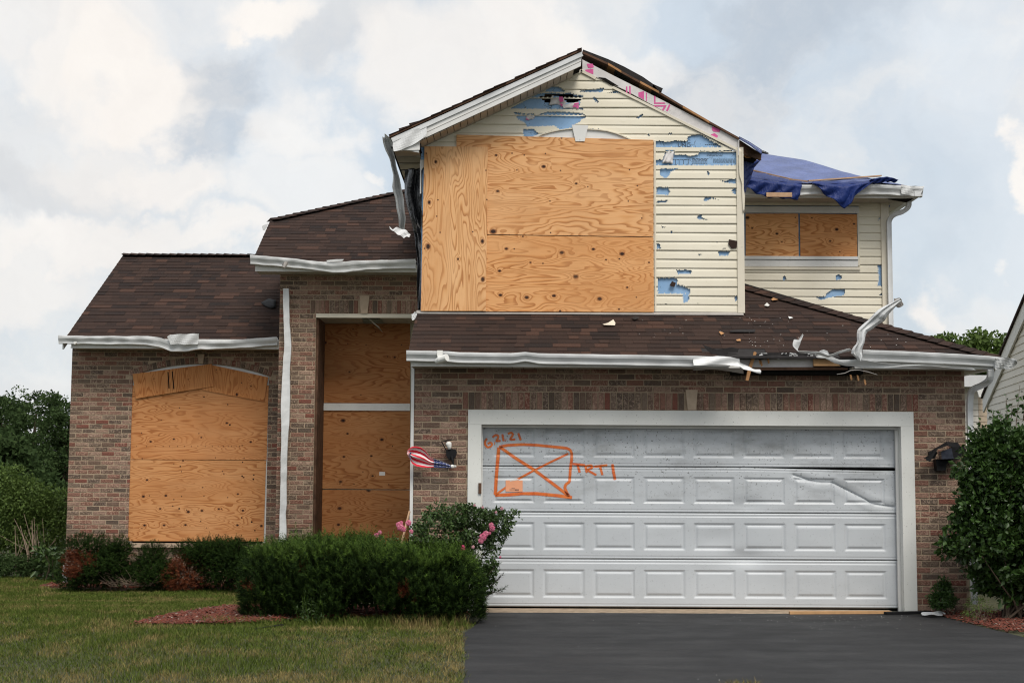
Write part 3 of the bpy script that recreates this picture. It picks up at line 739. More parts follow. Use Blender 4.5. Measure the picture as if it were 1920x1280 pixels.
# orange notice on the door
n0 = P(948, 921, YD-.006); n1_ = P(980, 900, YD-.006)
nt_ = empty('notice', (n0.x, YD-.006, n0.z), 'orange paper notice taped inside the spray-painted box on the garage door', 'notice')
MB().box((n0.x, YD-.008, n0.z), (n1_.x, YD-.0065, n1_.z)).mk('paper', 'orange_paper', nt_)
MB().prism([(n0.x+.05, n1_.z-.012), (n0.x+.15, n1_.z+.004), (n0.x+.15, n1_.z+.02), (n0.x+.05, n1_.z+.006)], YD-.0095, YD-.0082).mk('tape', 'white_paper', nt_)
mb = MB()
for (x, z, w_) in ((.07, .035, .05), (.045, .02, .10), (.11, .022, .06), (.11, .012, .06)): mb.box((n0.x+x, YD-.0092, n0.z+z), (n0.x+x+w_*.8, YD-.0085, n0.z+z+.005))
tag(mb.mk('print', 'black_print', nt_), kind='stuff')

# ------------------------------------------------------------------ shingles
SH = []     # (p00,p10,p11,p01,normal)
def shingle_plane(poly3, udir, area, expo=.143, maxv=99, skip=None):
    p0 = Vector(poly3[0]); u = Vector(udir).normalized()
    nrm = None
    for i in range(1, len(poly3)-1):
        c_ = (Vector(poly3[i])-p0).cross(Vector(poly3[i+1])-p0)
        if c_.length > 1e-3: nrm = c_.normalized(); break
    if nrm.z < 0: nrm = -nrm
    v = nrm.cross(u); v = v if v.z > 0 else -v
    poly = [((Vector(q)-p0).dot(u), (Vector(q)-p0).dot(v)) for q in poly3]
    vmin = min(q[1] for q in poly); vmax = max(q[1] for q in poly)
    k = 0; vv = vmin
    while vv < vmax:
        h = min(expo, vmax-vv)
        for (a, b_) in intervals(poly, vv+h*.5):
            x = a-rnd.uniform(0, .2)
            while x < b_:
                wd = rnd.choice((.12, .16, .2, .26, .33)); s_, e = max(a, x), min(b_, x+wd); x += wd
                if e-s_ < .02: continue
                if skip and skip((s_+e)/2, vv): continue
                lift = .007+rnd.choice((0, 0, .0035)); lo = vv-.004+rnd.uniform(-.003, .003)+.010*nz((p0+u*s_).x*.5, vv*2)
                A = p0+u*(s_+.001)+v*lo; B = p0+u*(e-.001)+v*lo; C_ = p0+u*(e-.001)+v*(vv+h+.01); D = p0+u*(s_+.001)+v*(vv+h+.01)
                SH.append((A, B, C_, D, nrm, lift, area))
        vv += expo
    return p0, u, v, nrm
SG = .45
EZ = P(1290, 668, 16.28).z            # top of the garage eave
def pg(x, y): return Vector((x, y, EZ+SG*(y-16.28)))
gpl = (Vector((0, 16.28, EZ)), Vector((0, -SG, 1)))
gE0 = PP(766, 657, *gpl); gE0 = pg(gE0.x, 16.28)
gE1 = pg(P(1873, 668, 16.28).x, 16.28)
gT0 = pg(gE0.x, YB+.0); hip = gE1.x-gE0.x
BX1 = P(1396, 500, YB).x; BX0 = P(790, 450, YB).x
hipY = 16.28+2.9
g_poly = [gE0, gE1, pg(gE1.x-2.9, hipY), pg(BX1, hipY), pg(BX1, YB), gT0]
dmg0, dmg1 = P(1335, 660, 16.3).x-gE0.x, P(1560, 660, 16.3).x-gE0.x
def skip_g(u_, v_):
    if dmg0 < u_ < dmg1:
        lim = .10+.05*nz(u_*3, 7)
        if u_ < dmg0+.62: lim += .08
        return v_ < lim
    return False
# deck
MB().slab(g_poly, (0, 0, -.02)).mk('roof_deck', 'tar_paper', house)
shingle_plane(g_poly, (1, 0, 0), 'garage', skip=skip_g)
# right hand hip face of the garage roof
rf = [gE1, Vector((gE1.x, 23, EZ)), Vector((gE1.x-2.9, 23, EZ+SG*2.9)), pg(gE1.x-2.9, hipY)]
MB().slab(rf, (0, 0, -.02)).mk('roof_deck', 'tar_paper', house)
shingle_plane(rf, (0, 1, 0), 'other')

# left room roof
SL = .56; EZL = P(300, 638, 22.25).z
lpl = (Vector((0, 22.25, EZL)), Vector((0, -SL, 1)))
a_ = PP(120, 630, *lpl); b_ = PP(232, 477, *lpl); c_ = PP(472, 480, *lpl)
RYL = (b_.y+c_.y)/2; lx = (P(120, 635, 22.25).x); rxr = EX0-.001
def pl_(x, y): return Vector((x, y, EZL+SL*(y-22.25)))
l_poly = [pl_(lx, 22.25), pl_(rxr, 22.25), pl_(rxr, RYL), pl_(b_.x, RYL)]
MB().slab(l_poly, (0, 0, -.03)).mk('roof_deck', 'tar_paper', house)
shingle_plane(l_poly, (1, 0, 0), 'other')
bk = [pl_(b_.x, RYL), pl_(rxr, RYL), Vector((rxr, RYL+3.4, EZL)), Vector((lx, RYL+3.4, EZL))]
MB().slab(bk, (0, 0, -.03)).mk('roof_deck', 'tar_paper', house)
MB().prism([(0, 0)], 0, 0) if False else None
# gable end wall under the left rake
mb = MB(); mb.add([(LX0+.003, YL, LZT-.2), (LX0+.003, RYL+3.0, LZT-.2), (LX0+.003, RYL, EZL+SL*(RYL-22.25)-.1), (LX0+.09, YL, LZT-.2), (LX0+.09, RYL+3.0, LZT-.2), (LX0+.09, RYL, EZL+SL*(RYL-22.25)-.1)], [(0, 1, 2), (5, 4, 3), (0, 2, 5, 3), (1, 4, 5, 2), (0, 3, 4, 1)]); mb.mk('gable_wall', 'vinyl_siding', house)

# entry / main roof
SE = .54; EZE = P(600, 492, 21.08).z
epl = (Vector((0, 21.08, EZE)), Vector((0, -SE, 1)))
e0 = PP(479, 478, *epl); e1 = PP(507, 413, *epl); e2 = PP(742, 362, *epl)
def pe(x, y): return Vector((x, y, EZE+SE*(y-21.08)))
dy = (e2.y-e1.y)/(e2.x-e1.x); e3x = BX0+.4
e_poly = [pe(e0.x, 21.08), pe(BX0-.02, 21.08), pe(BX0-.02, e2.y+dy*(BX0-e2.x)), pe(e2.x, e2.y), pe(e1.x, e1.y)]
MB().slab(e_poly, (0, 0, -.03)).mk('roof_deck', 'tar_paper', house)
shingle_plane(e_poly, (1, 0, 0), 'other')
ebk = [pe(e0.x, 21.08), pe(e1.x, e1.y), pe(e2.x, e2.y), pe(BX0-.02, e2.y+dy*(BX0-e2.x)), Vector((BX0-.02, 26.5, EZE)), Vector((e0.x, 26.5, EZE))]
MB().slab([ebk[1], ebk[2], ebk[3], ebk[4], ebk[5]], (0, 0, -.03)).mk('roof_deck', 'tar_paper', house)

# hip and ridge caps
def caps(a, b_, parent=house, w_=.15):
    a = Vector(a); b_ = Vector(b_); L = (b_-a).length; n = int(L/.14); d = (b_-a)/n; s_ = d.cross(Vector((0, 0, 1))).normalized()*w_
    mb = MB()
    for i in range(n):
        p = a+d*i; q = p+d*1.15; up = Vector((0, 0, .022)); z_ = Vector((0, 0, -.035)); j = Vector((0, 0, rnd.uniform(0, .006)))
        mb.add([p-s_+z_+up+j, p+up*1.6+j, p+s_+z_+up+j, q-s_+z_+up*.5, q+up*1.0, q+s_+z_+up*.5], [(0, 1, 4, 3), (1, 2, 5, 4), (0, 3, 5, 2), (0, 2, 1), (3, 4, 5)])
    o = mb.mk('ridge_cap', 'shingle', parent); tag(o, kind='stuff'); return o
caps(gE1, pg(gE1.x-2.9, hipY)); caps(pl_(b_.x, RYL), pl_(rxr, RYL)); caps(pe(e1.x, e1.y), e_poly[2]); 
groof = [o for o in house.children if o.name == 'roof_deck'][0]
# emit shingles
def shingle_geo(s_, Vv, Ff):
    A, B, C_, D, n, lf, ar = s_; k = len(Vv)
    Vv += [tuple(A+n*lf), tuple(B+n*lf), tuple(C_+n*.002), tuple(D+n*.002), tuple(A-n*.002), tuple(B-n*.002)]
    Ff += [(k, k+1, k+2, k+3), (k+4, k+5, k+1, k), (k+4, k, k+3), (k+5, k+2, k+1)]
gs = [s_ for s_ in SH if s_[6] == 'garage']
gs.sort(key=lambda s_: -((s_[1]-s_[0]).length)/((s_[0]).y))
keep = set(id(s_) for s_ in gs[:300]); Vv, Ff = [], []
for s_ in SH:
    if id(s_) in keep:
        v1, f1 = [], []; shingle_geo(s_, v1, f1); o = mk('shingle', v1, f1, 'shingle', house); o.parent = groof
    else: shingle_geo(s_, Vv, Ff)
tag(mk('shingles', Vv, Ff, 'shingle', house), kind='stuff')
# torn felt, splintered deck and the open rafters behind the missing gutter
def px_poly(pts, Y): return [(P(a, b_, Y).x, P(a, b_, Y).z) for a, b_ in pts]
def C6(x, y): return (1300+x/4.571, 600+y/4.571)
MB().prism(px_poly([C6(*q) for q in ((75,208),(200,255),(330,232),(390,245),(380,275),(300,275),(290,300),(205,322),(130,270))], 16.34), 16.33, 16.335).mk('torn_felt', 'tar_paper', house)
MB().prism(px_poly([C6(*q) for q in ((540,290),(700,285),(900,280),(1050,300),(1000,322),(760,330),(640,325),(560,345))], 16.33), 16.32, 16.33).mk('torn_felt', 'tar_paper', house)
MB().prism(px_poly([C6(*q) for q in ((390,335),(1030,330),(1030,405),(530,405),(400,400))], 16.40), 16.41, 16.44).mk('sub_fascia', 'house_wrap', house)
mb = MB(); mb.box((P(1375, 660, 16.4).x, 16.46, P(1400, 700, 16.4).z), (P(1620, 660, 16.4).x, 16.68, P(1400, 660, 16.4).z)); mb.mk('roof_hollow_shade', 'dark_void', house)  # solid dark block painted as the shade inside the open eave
MB().prism(px_poly([C6(*q) for q in ((520,270),(540,280),(500,400),(470,520),(445,515),(470,400))], 16.36), 16.33, 16.38).mk('rafter_tail', 'raw_wood', house)
MB().prism(px_poly([C6(*q) for q in ((1030,308),(1150,320),(1260,392),(1030,392))], 16.34), 16.33, 16.37).mk('fascia_board', 'fresh_wood', house)
MB().prism(px_poly([C6(*q) for q in ((430,405),(1200,402),(1320,412),(1320,425),(430,430))], 16.4), 16.38, 16.42).mk('fascia_board', 'weathered_wood', house)
mb = MB()
for i in range(26):
    x = rnd.uniform(555, 1010); y = rnd.uniform(285, 325); q = P(*C6(x, y), 16.31); l_ = rnd.uniform(.015, .07)
    mb.prism([(q.x, q.z), (q.x+l_, q.z+rnd.uniform(-.02, .02)), (q.x+l_*.8, q.z+.012), (q.x+.2*l_, q.z+.014)], 16.305, 16.312)
mb.mk('torn_drip_edge', 'metal_scrap', house)
mb = MB()
for (x, y) in ((1340, 465), (1400, 470), (1460, 505), (560, 330), (572, 345), (632, 322)):
    q = P(*C6(x, y), 16.35); MB().prism([(q.x, q.z), (q.x+.02, q.z-.01), (q.x+.028, q.z-.06), (q.x+.012, q.z-.07), (q.x+.002, q.z-.03)], 16.34, 16.352).mk('splinter', 'raw_wood', house)

# ------------------------------------------------------------------ gutters, fascias, soffits
GP = [(.105, .0), (.105, -.115), (.045, -.118), (.030, -.112), (.030, -.085), (.020, -.065), (.002, -.040), (-.004, -.018), (-.004, .0), (.008, .002), (.008, -.008)]
def gutter(name, pts, parent=house, scale=1.0, sq=None, n=60, mat='gutter_metal', tw=None, wob=.0025):
    """K-style gutter; pts = top front edge, sq(t) = crush factor in height"""
    c_ = resample([tuple(q) for q in pts], n); V = []
    for i in range(n):
        t_ = i/(n-1); d = Vector(c_[min(i+1, n-1)]-c_[max(i-1, 0)]).normalized(); side = d.cross(Vector((0, 0, 1))).normalized()
        if side.y > 0 and abs(side.y) > .5: side = -side
        k = sq(t_) if sq else 1.0; tt = tw(t_) if tw else 0
        for j, (o_, h) in enumerate(GP):
            dn = Vector((0, 0, h*k*scale)); ou = -side*o_*scale*(1+ (1-k)*.4)
            if tt: dn, ou = dn*math.cos(tt)+side*(h*math.sin(tt)), ou*math.cos(tt)+Vector((0, 0, o_*math.sin(tt)))
            V.append(Vector(c_[i])+ou+dn+Vector((0, nz(i*.22, j*.25, 3)*wob*2.2, nz(i*.2, j*.2)*wob)))
    m_ = len(GP); Fs = [(i*m_+j, (i+1)*m_+j, (i+1)*m_+j+1, i*m_+j+1) for i in range(n-1) for j in range(m_-1)]
    Fs.append(tuple(range(9))); 
    o = mk(name, V, Fs, mat, parent); solid(o, .002); return o
YGU = 16.17
# garage gutter left piece: sound, then twisted open at its right end
gut_pts = [P(a, b_, YGU) for a, b_ in ((762, 657), (840, 658.5), (860, 660.5), (960, 662), (985, 660), (1010, 662.5), (1200, 665.5), (1330, 668), (1370, 669))]
gutter('gutter', gut_pts, sq=lambda t_: 1.0-.12*math.exp(-((t_-.37)/.03)**2)-.25*max(0, t_-.9)*10*.5, n=110)
# torn flap at its end
def foldn(a, f, y=0, s=1): return lambda u_, v_: (a*.3*math.sin(v_*f+u_*3), a*math.sin(u_*f+v_*4)+y, a*.4*math.cos(u_*f*1.3+v_*2))
sheet('gutter_end', [P(*C6(*q), 16.14) for q in ((0,318),(200,305),(320,320),(385,335),(400,365),(470,390),(520,420),(575,425))],
      [P(*C6(*q), 16.12) for q in ((0,385),(200,382),(330,385),(400,395),(430,420),(500,440),(540,455),(580,460))], 40, 6, 'metal_scrap', house, foldn(.012, 9), .002)
sheet('loose_soffit', [P(*C6(*q), 16.35) for q in ((0,390),(160,400),(430,405))], [P(*C6(*q), 16.42) for q in ((0,430),(160,420),(430,458))], 16, 4, 'aluminium_back', house, foldn(.008, 5), .002)
# garage gutter right piece
gr = [P(a, b_, YGU) for a, b_ in ((1618, 656), (1700, 659), (1800, 664), (1860, 668), (1884, 671))]
gutter('gutter', gr, n=60, sq=lambda t_: 1.1-.12*t_, tw=lambda t_: .12)
sheet('gutter_end', [P(*q, 16.14) for q in ((1866,672),(1885,670),(1902,672),(1907,678))], [P(*q, 16.2) for q in ((1866,692),(1884,692),(1897,690),(1908,681))], 10, 5, 'metal_scrap', house, foldn(.014, 11), .002)
gutter('gutter', [Vector((P(1884, 671, YGU).x+.0, 16.2, P(1884, 671, YGU).z)), Vector((P(1884, 671, YGU).x, 23, P(1884, 671, YGU).z))], n=10)
# sagging lower gutter run under the right part
sheet('crushed_gutter', [P(*C6(*q), 16.15) for q in ((1040,300),(1110,250),(1150,262),(1170,300),(1250,335),(1420,340),(1560,362),(1900,385),(2400,415))],
      [P(*C6(*q), 16.19) for q in ((1060,320),(1130,325),(1200,365),(1290,392),(1400,402),(1560,405),(1800,408),(2100,415),(2420,435))], 44, 6, 'gutter_metal', house, foldn(.012, 14), .002, smooth=False)
# the strip bent upward and the curled end - they hang loose on the eave
bent = empty('bent_gutter_strip', P(1612, 690, 16.1), 'long white gutter strip bent upward over the garage roof edge', 'gutter piece')
lft = [P(*C6(*q), 16.1) for q in ((1420,350),(1355,290),(1365,240),(1398,190),(1410,80),(1440,45),(1500,0))]+[P(1636, 590, 16.05), P(1660, 572, 16.0), P(1686, 561, 16.0)]
rgt = [P(*C6(*q), 16.1) for q in ((1430,352),(1450,320),(1452,240),(1470,160),(1495,95),(1560,60),(1630,10))]+[P(1660, 598, 16.05), P(1674, 580, 16.0), P(1690, 566, 16.0)]
def fold_bent(u_, v_): return (.006*math.sin(u_*31), float(np.interp(v_, [0, .17, .33, .6, .84, 1], [.0, -.05, -.012, -.065, -.03, .01]))*(1-.4*u_)+.01*math.sin(u_*17), .004*math.sin(v_*9+u_*20))
sheet('strip', lft, rgt, 26, 6, 'gutter_metal', bent, fold_bent, .002, smooth=False)
sheet('torn_tip', [P(1676, 560, 16.0), P(1683, 558, 16.0), P(1691, 561, 16.0)], [P(1676, 572, 16.0), P(1684, 578, 16.02), P(1694, 572, 16.0)], 8, 4, 'aluminium_back', bent, foldn(.01, 7), .002)
curl = empty('curled_metal_strip', P(1500, 655, 16.1), 'thin white metal strip curling up from the broken garage eave', 'metal strip')
sheet('strip', [P(*C6(*q), 16.08) for q in ((938,118),(905,165),(862,160),(850,200),(850,225),(890,268),(960,262),(1060,270),(1150,300),(1250,268),(1340,240))],
      [P(*C6(*q), 16.12) for q in ((942,128),(922,180),(915,210),(905,235),(895,262),(910,280),(960,280),(1060,295),(1160,318),(1250,290),(1360,256))], 60, 5, 'metal_scrap', curl, foldn(.010, 16), .002)
sheet('loose_wire', [P(*C6(*q), 16.1) for q in ((1230,462),(1300,450),(1350,425),(1420,425),(1500,440),(1578,466))], [P(*C6(*q), 16.1) for q in ((1230,466),(1300,456),(1350,432),(1420,429),(1500,446),(1578,470))], 30, 1, 'aluminium_back', curl, None, .002)
# fascia + soffit of the garage
fz0, fz1 = P(1100, 689, 16.36).z, P(1100, 668, 16.36).z
fx_b = P(1385, 680, 16.36).x
MB().box((gE0.x+.04, 16.29, fz0), (fx_b, 16.315, fz1)).mk('fascia', 'white_trim', house)
fx_c = P(1600, 680, 16.36).x
MB().box((fx_c, 16.29, fz0), (gE1.x-.02, 16.315, fz1)).mk('fascia', 'white_trim', house)
MB().box((gE1.x-.04, 16.316, fz0), (gE1.x-.015, 22.9, fz1)).mk('fascia', 'white_trim', house)
def soffit(x0, x1, y0, y1, z, pitch=.3, gap=None, parent=house, along='x'):
    n = 0; x = x0
    mb = MB()
    while x < x1:
        e = min(x+pitch-.006, x1)
        if not (gap and gap[0] < (x+e)/2 < gap[1]): mb.box((x, y0, z), (e, y1, z+.008))
        x += pitch
    return mb.mk('soffit', 'soffit_vinyl', parent)
soffit(gE0.x+.04, gE1.x-.045, 16.316, YG-.004, fz0+.006, .13, (fx_b, fx_c))
MB().box((GX1+.0, YG-.004, fz0+.007), (gE1.x-.045, 22.8, fz0+.015)).mk('soffit', 'soffit_vinyl', house)
# left room
lg = [P(a, b_, 22.13) for a, b_ in ((109, 629), (180, 630), (240, 630), (275, 630), (300, 633), (320, 640), (350, 640), (375, 637), (400, 638), (440, 637.5), (519, 632))]
gutter('gutter', lg, n=90, sq=lambda t_: 1.05+.25*math.exp(-((t_-.55)/.2)**2), wob=.008)
sheet('gutter_patch', [P(*q, 22.08) for q in ((313,632),(318,627),(345,626),(373,625))], [P(*q, 22.1) for q in ((320,645),(330,645),(350,646),(371,645))], 16, 5, 'metal_scrap', house, foldn(.01, 12), .002)
lfz0, lfz1 = P(300, 654, 22.3).z, P(300, 636, 22.3).z
MB().box((lx+.12, 22.24, lfz0), (EX0-.003, 22.265, lfz1)).mk('fascia', 'white_trim', house)
soffit(lx+.10, EX0-.003, 22.266, YL-.004, lfz0+.01, .3)
MB().slab([(lx-.02, 22.25, EZL-.015), (lx-.02, RYL, EZL+SL*(RYL-22.25)-.015), (lx-.02, RYL, EZL+SL*(RYL-22.25)-.15), (lx-.02, 22.25, EZL-.15)], (.022, 0, 0)).mk('rake_board', 'white_trim', house)
# entry
eg = [P(a, b_, 20.95) for a, b_ in ((469, 478), (520, 482), (560, 486), (600, 491), (622, 493), (645, 491.5), (660, 489), (700, 488), (779, 486))]
gutter('gutter', eg, n=80, scale=1.12, sq=lambda t_: 1.0+.15*math.exp(-((t_-.6)/.1)**2), wob=.006)
efz0, efz1 = P(650, 509, 21.05).z, P(650, 490, 21.05).z
MB().box((e0.x+.05, 21.08, efz0), (BX0-.02, 21.105, efz1)).mk('fascia', 'white_trim', house)
soffit(e0.x+.05, BX0-.02, 21.106, YE-.004, efz0+.01, .3)
sheet('metal_flap', [P(*q, 20.93) for q in ((612,488),(630,486),(645,486))], [P(*q, 20.93) for q in ((614,491),(630,490),(642,489))], 8, 2, 'metal_scrap', house, None, .002)
MB().tube([P(532, 497, 20.94), P(536, 494, 20.9), P(532, 502, 20.88)], [.03, .035, .02], 8).mk('outlet_stub', 'aluminium_back', house)
q = P(142, 643, 22.05); MB().tube([q, q+Vector((0, -.05, 0))], [.025, .022], 8).mk('outlet_stub', 'white_plastic', house)
sheet('metal_flap', [P(*q, 22.6) for q in ((491,424),(497,421),(503,419))], [P(*q, 22.6) for q in ((493,432),(496,432),(499,428))], 6, 3, 'metal_scrap', house, None, .002)

# downspouts
def duct(name, pts, w_, d_, mat='gutter_metal', parent=house, n=None):
    pts = [Vector(p) for p in pts]; V = []; m_ = 8; prof = [(-1, -1), (-.35, -1), (.35, -1), (1, -1), (1, 1), (.35, 1), (-.35, 1), (-1, 1)]
    if n: pts = [Vector(q) for q in resample([tuple(p) for p in pts], n)]
    for i, p in enumerate(pts):
        d = (pts[min(i+1, len(pts)-1)]-pts[max(i-1, 0)]).normalized(); s_ = Vector((0, -1, 0)).cross(d); s_ = s_.normalized() if s_.length > .1 else Vector((1, 0, 0)); f_ = d.cross(s_).normalized()
        ww, dd = (w_(i/(len(pts)-1)) if callable(w_) else w_), (d_(i/(len(pts)-1)) if callable(d_) else d_)
        for (a, b_) in prof: V.append(p+s_*a*ww/2+f_*b_*dd/2*(.8 if abs(a) < .5 else 1))
    Fs = [(i*m_+j, i*m_+(j+1) % m_, (i+1)*m_+(j+1) % m_, (i+1)*m_+j) for i in range(len(pts)-1) for j in range(m_)]
    Fs += [tuple(range(m_))[::-1], tuple((len(pts)-1)*m_+j for j in range(m_))]
    return mk(name, V, Fs, mat, parent)
def smooth_path(pts, it=2):
    pts = [Vector(p) for p in pts]
    for _ in range(it):
        q = [pts[0]]
        for a, b_ in zip(pts, pts[1:]): q += [a*.75+b_*.25, a*.25+b_*.75]
        pts = q+[pts[-1]]
    return pts
def ww(t_): return float(np.interp(t_, [0, .13, .2, .42, .5, .55, .75, .9, 1], [.082, .085, .10, .13, .12, .095, .09, .10, .11]))
o = duct('downspout', [P(a, b_, 21.38) for a, b_ in ((536.5, 541), (537, 572), (538, 610), (540, 645), (537, 690), (536, 740), (535, 800), (533, 860), (532, 900), (532, 945), (530, 960), (531, 990), (530, 1030))], ww, lambda t_: .05, n=90)
o['label'] = 'crumpled white downspout hanging on the entry brick pier'
tb = bpy.data.textures.new('dents', 'CLOUDS'); tb.noise_scale = .25
md = o.modifiers.new('dents', 'DISPLACE'); md.texture = tb; md.strength = .03; md.texture_coords = 'GLOBAL'
xr = GX1+.045
duct('downspout', smooth_path([P(1857, 692, 16.25), P(1857, 712, 16.3), P(1842, 722, 16.45), P(1822, 730, 16.6), Vector((xr, 16.66, P(1816, 745, 16.6).z)), Vector((xr, 16.68, P(1816, 770, 16.6).z))])+[Vector((xr, 16.68, .1))], .065, .055)
xw = P(1666, 500, YW).x
duct('downspout', smooth_path([P(1704, 376, 19.6), P(1704, 388, 19.65), P(1694, 397, 19.7), P(1676, 402, 19.78), Vector((xw, 19.84, P(1668, 412, 19.8).z)), Vector((xw, 19.84, P(1668, 425, 19.8).z))])+[Vector((xw, 19.84, 3.2))], .065, .055)
duct('downspout', [Vector((LX0+.03, YL-.06, .10)), Vector((LX0+.03, YL-.06, -.3))], .075, .055)

# ------------------------------------------------------------------ the gable box with torn siding
ZB0 = P(1090, 584, YB).z; SP = .1141
peak = P(1090, 131, YB); lc = P(790, 273, YB); rc = P(1388, 290, YB)
BXL = BX0; BXR = P(1384, 450, YB).x
slopeL = (peak.z-lc.z)/(peak.x-lc.x); slopeR = (peak.z-rc.z)/(rc.x-peak.x)
gable = [(BXL, ZB0), (BXR, ZB0), (BXR, peak.z-slopeR*(BXR-peak.x)), (peak.x, peak.z), (BXL, peak.z-slopeL*(peak.x-BXL))]
def C(ox, oy, s_): return lambda pts: [(ox+x/s_, oy+y/s_) for x, y in pts]
c8, c2p, c4, c3 = C(940, 150, 7.385), C(1060, 80, 4), C(1140, 240, 3.556), C(1360, 240, 3.368)
HOLES = [c8(h) for h in (
 [(610,150),(680,110),(760,95),(830,120),(870,150),(885,172),(620,165)], [(1085,145),(1200,138),(1330,130),(1385,110),(1395,125),(1430,110),(1400,172),(1090,172)],
 [(1470,180),(1550,165),(1640,140),(1720,175),(1700,188),(1470,184)],
 [(130,392),(440,232),(520,192),(700,180),(860,195),(930,180),(980,190),(1050,215),(1145,215),(1090,300),(1080,405),(130,398)], [(1085,375),(1120,385),(1150,420),(1080,410)],
 [(1255,240),(1275,238),(1310,255),(1360,305),(1330,315),(1290,280)],
 [(150,460),(185,452),(235,455),(290,470),(330,470),(440,470),(500,495),(560,465),(640,445),(870,445),(1110,458),(1165,490),(1165,530),(1100,550),(1085,580),(1010,625),(980,665),(900,680),(810,695),(745,640),(360,650),(330,600),(250,560),(205,525),(220,490)],
 [(300,690),(460,685),(495,730),(515,755),(430,800),(320,800),(300,740)], [(1870,520),(1905,500),(1930,490),(1920,520),(1890,535)])]
ARCH = c8([(430,830),(520,770),(620,735),(800,695),(900,680),(980,672),(1200,680),(1340,688),(1460,710),(1600,750),(1800,830)])
HOLES += [c2p(h) for h in ([(535,565),(550,548),(590,533),(575,555),(545,572)], [(610,685),(636,685),(628,712)], [(768,692),(785,670),(802,690)], [(200,410),(215,412),(258,448),(230,445)], [(505,608),(512,608),(512,614)])]
HOLES += [c4(h) for h in (
 [(308,92),(340,88),(400,96),(440,86),(525,90),(530,60),(570,50),(615,42),(700,95),(770,132),(308,132)],
 [(385,150),(445,148),(445,182),(520,178),(540,190),(600,180),(612,155),(680,160),(858,148),(858,250),(318,250),(312,214),(365,212)],
 [(350,270),(420,272),(472,268),(420,290),(405,320),(382,336),(345,312)], [(735,345),(760,352),(790,350),(852,335),(852,372),(780,366)],
 [(322,405),(340,390),(365,400),(400,393),(412,420),(406,450),(322,445)], [(822,412),(852,402),(852,442),(832,438)],
 [(632,487),(650,462),(685,462),(700,468),(760,486),(690,474),(665,487)], [(590,592),(622,575),(628,600),(665,614),(600,607)],
 [(353,648),(380,660),(372,672)], [(408,688),(432,690),(428,712)], [(322,768),(345,775),(352,806),(324,809)], [(732,825),(770,820),(815,825),(795,853),(740,852)],
 [(453,942),(480,948),(520,945),(562,952),(550,972),(465,976)], [(330,998),(400,1000),(440,996),(465,1012),(460,1040),(500,1052),(550,1075),(545,1104),(332,1104)],
 [(500,1108),(540,1106),(542,1140),(525,1164),(500,1162)], [(322,488),(400,484),(385,498),(326,502)], [(842,1118),(860,1115),(860,1155),(845,1150)], [(658,292),(672,286),(676,312),(662,318)],
 [(598,845),(630,838),(612,852)], [(376,1172),(390,1170),(384,1182)], [(595,1164),(612,1166),(600,1172)], [(716,758),(732,760),(722,768)], [(762,806),(790,796),(780,808)], [(624,516),(636,518),(630,524)])]
WHOLES = [c3(h) for h in ([(358,942),(372,933),(390,956),(366,962)], [(698,932),(715,920),(732,935),(727,957),(700,958)],
 [(568,1070),(630,1064),(640,1042),(680,1020),(757,1018),(747,1057),(650,1072),(600,1088)], [(958,865),(990,865),(992,997),(960,997),(968,930)], [(968,1056),(985,1040),(992,1060)], [(960,590),(970,565),(980,566)])]
def siding(parent, Y, x0, x1, z0, ncourse, SPc, outline, holes, excl, cell=.011, mat='vinyl_siding', jit=.0035):
    prof = [(0, -.003), (.001, -.015), (.10, -.0148), (.2, -.0143), (.3, -.0138), (.4, -.0133), (.5, -.0128), (.6, -.0123), (.68, -.0118), (.75, -.0105), (.82, -.0088), (.9, -.0072), (1.0, -.005), (1.10, -.001), (1.2, -.001)]
    nx_ = int((x1-x0)/cell)+1; gx_ = np.linspace(x0, x1, nx_)
    for c_ in range(ncourse):
        zc = z0+c_*SPc; n = len(prof)
        Z = np.array([zc+max(p[0], 0)*SPc for p in prof]); Yp = np.array([Y+p[1] for p in prof])
        X2, Z2 = np.meshgrid(gx_, Z); Y2 = np.repeat(Yp[:, None], nx_, 1)
        cxm = (X2[:-1, :-1]+X2[1:, 1:])/2; czm = (Z2[:-1, :-1]+Z2[1:, 1:])/2
        if outline is not None: ok = inpoly(cxm, czm, outline)
        else: ok = np.ones(cxm.shape, bool)
        for e in excl: ok &= ~((cxm > e[0]) & (cxm < e[1]) & (czm > e[2]) & (czm < e[3]))
        if not ok.any(): continue
        jx = jit*1.3*np.sin(cxm*311+czm*517)+jit*np.sin(cxm*97-czm*211)
        for h in holes:
            hp = px_poly(h, Y); 
            bb = (min(q[0] for q in hp), max(q[0] for q in hp), min(q[1] for q in hp), max(q[1] for q in hp))
            if bb[2] > zc+SPc*1.25 or bb[3] < zc-.01: continue
            ins = inpoly(cxm+jx, czm+jx*.8, hp)
            hem = np.zeros(cxm.shape, bool); hem[12:, :] = (c_ % 2 == 1)
            # nailing hem of the course below stays in wide tears
            ins &= ~(hem & (bb[1]-bb[0] > .45) & (h not in KEEPOUT))
            ok &= ~ins
        slot = np.zeros(cxm.shape, bool); slot[13, :] = (np.arange(nx_-1) % 5 < 3); ok &= ~slot
        if not ok.any(): continue
        Y2 = Y2 + .002*np.sin(X2*2.3+c_*1.7)
        Z2 = Z2 + .0025*np.sin(X2*1.1+c_)
        V = np.stack([X2, Y2, Z2], -1).reshape(-1, 3)
        jj, ii = np.nonzero(ok); Fs = np.stack([jj*nx_+ii, jj*nx_+ii+1, (jj+1)*nx_+ii+1, (jj+1)*nx_+ii], 1)
        used = np.unique(Fs); mp = np.zeros(len(V), int); mp[used] = np.arange(len(used))
        # ragged torn edges
        Vu = V[used]; 
        o = mk('siding_board', Vu, mp[Fs], mat, parent); o.parent = parent
KEEPOUT = [ARCH]
sw = MB(); 
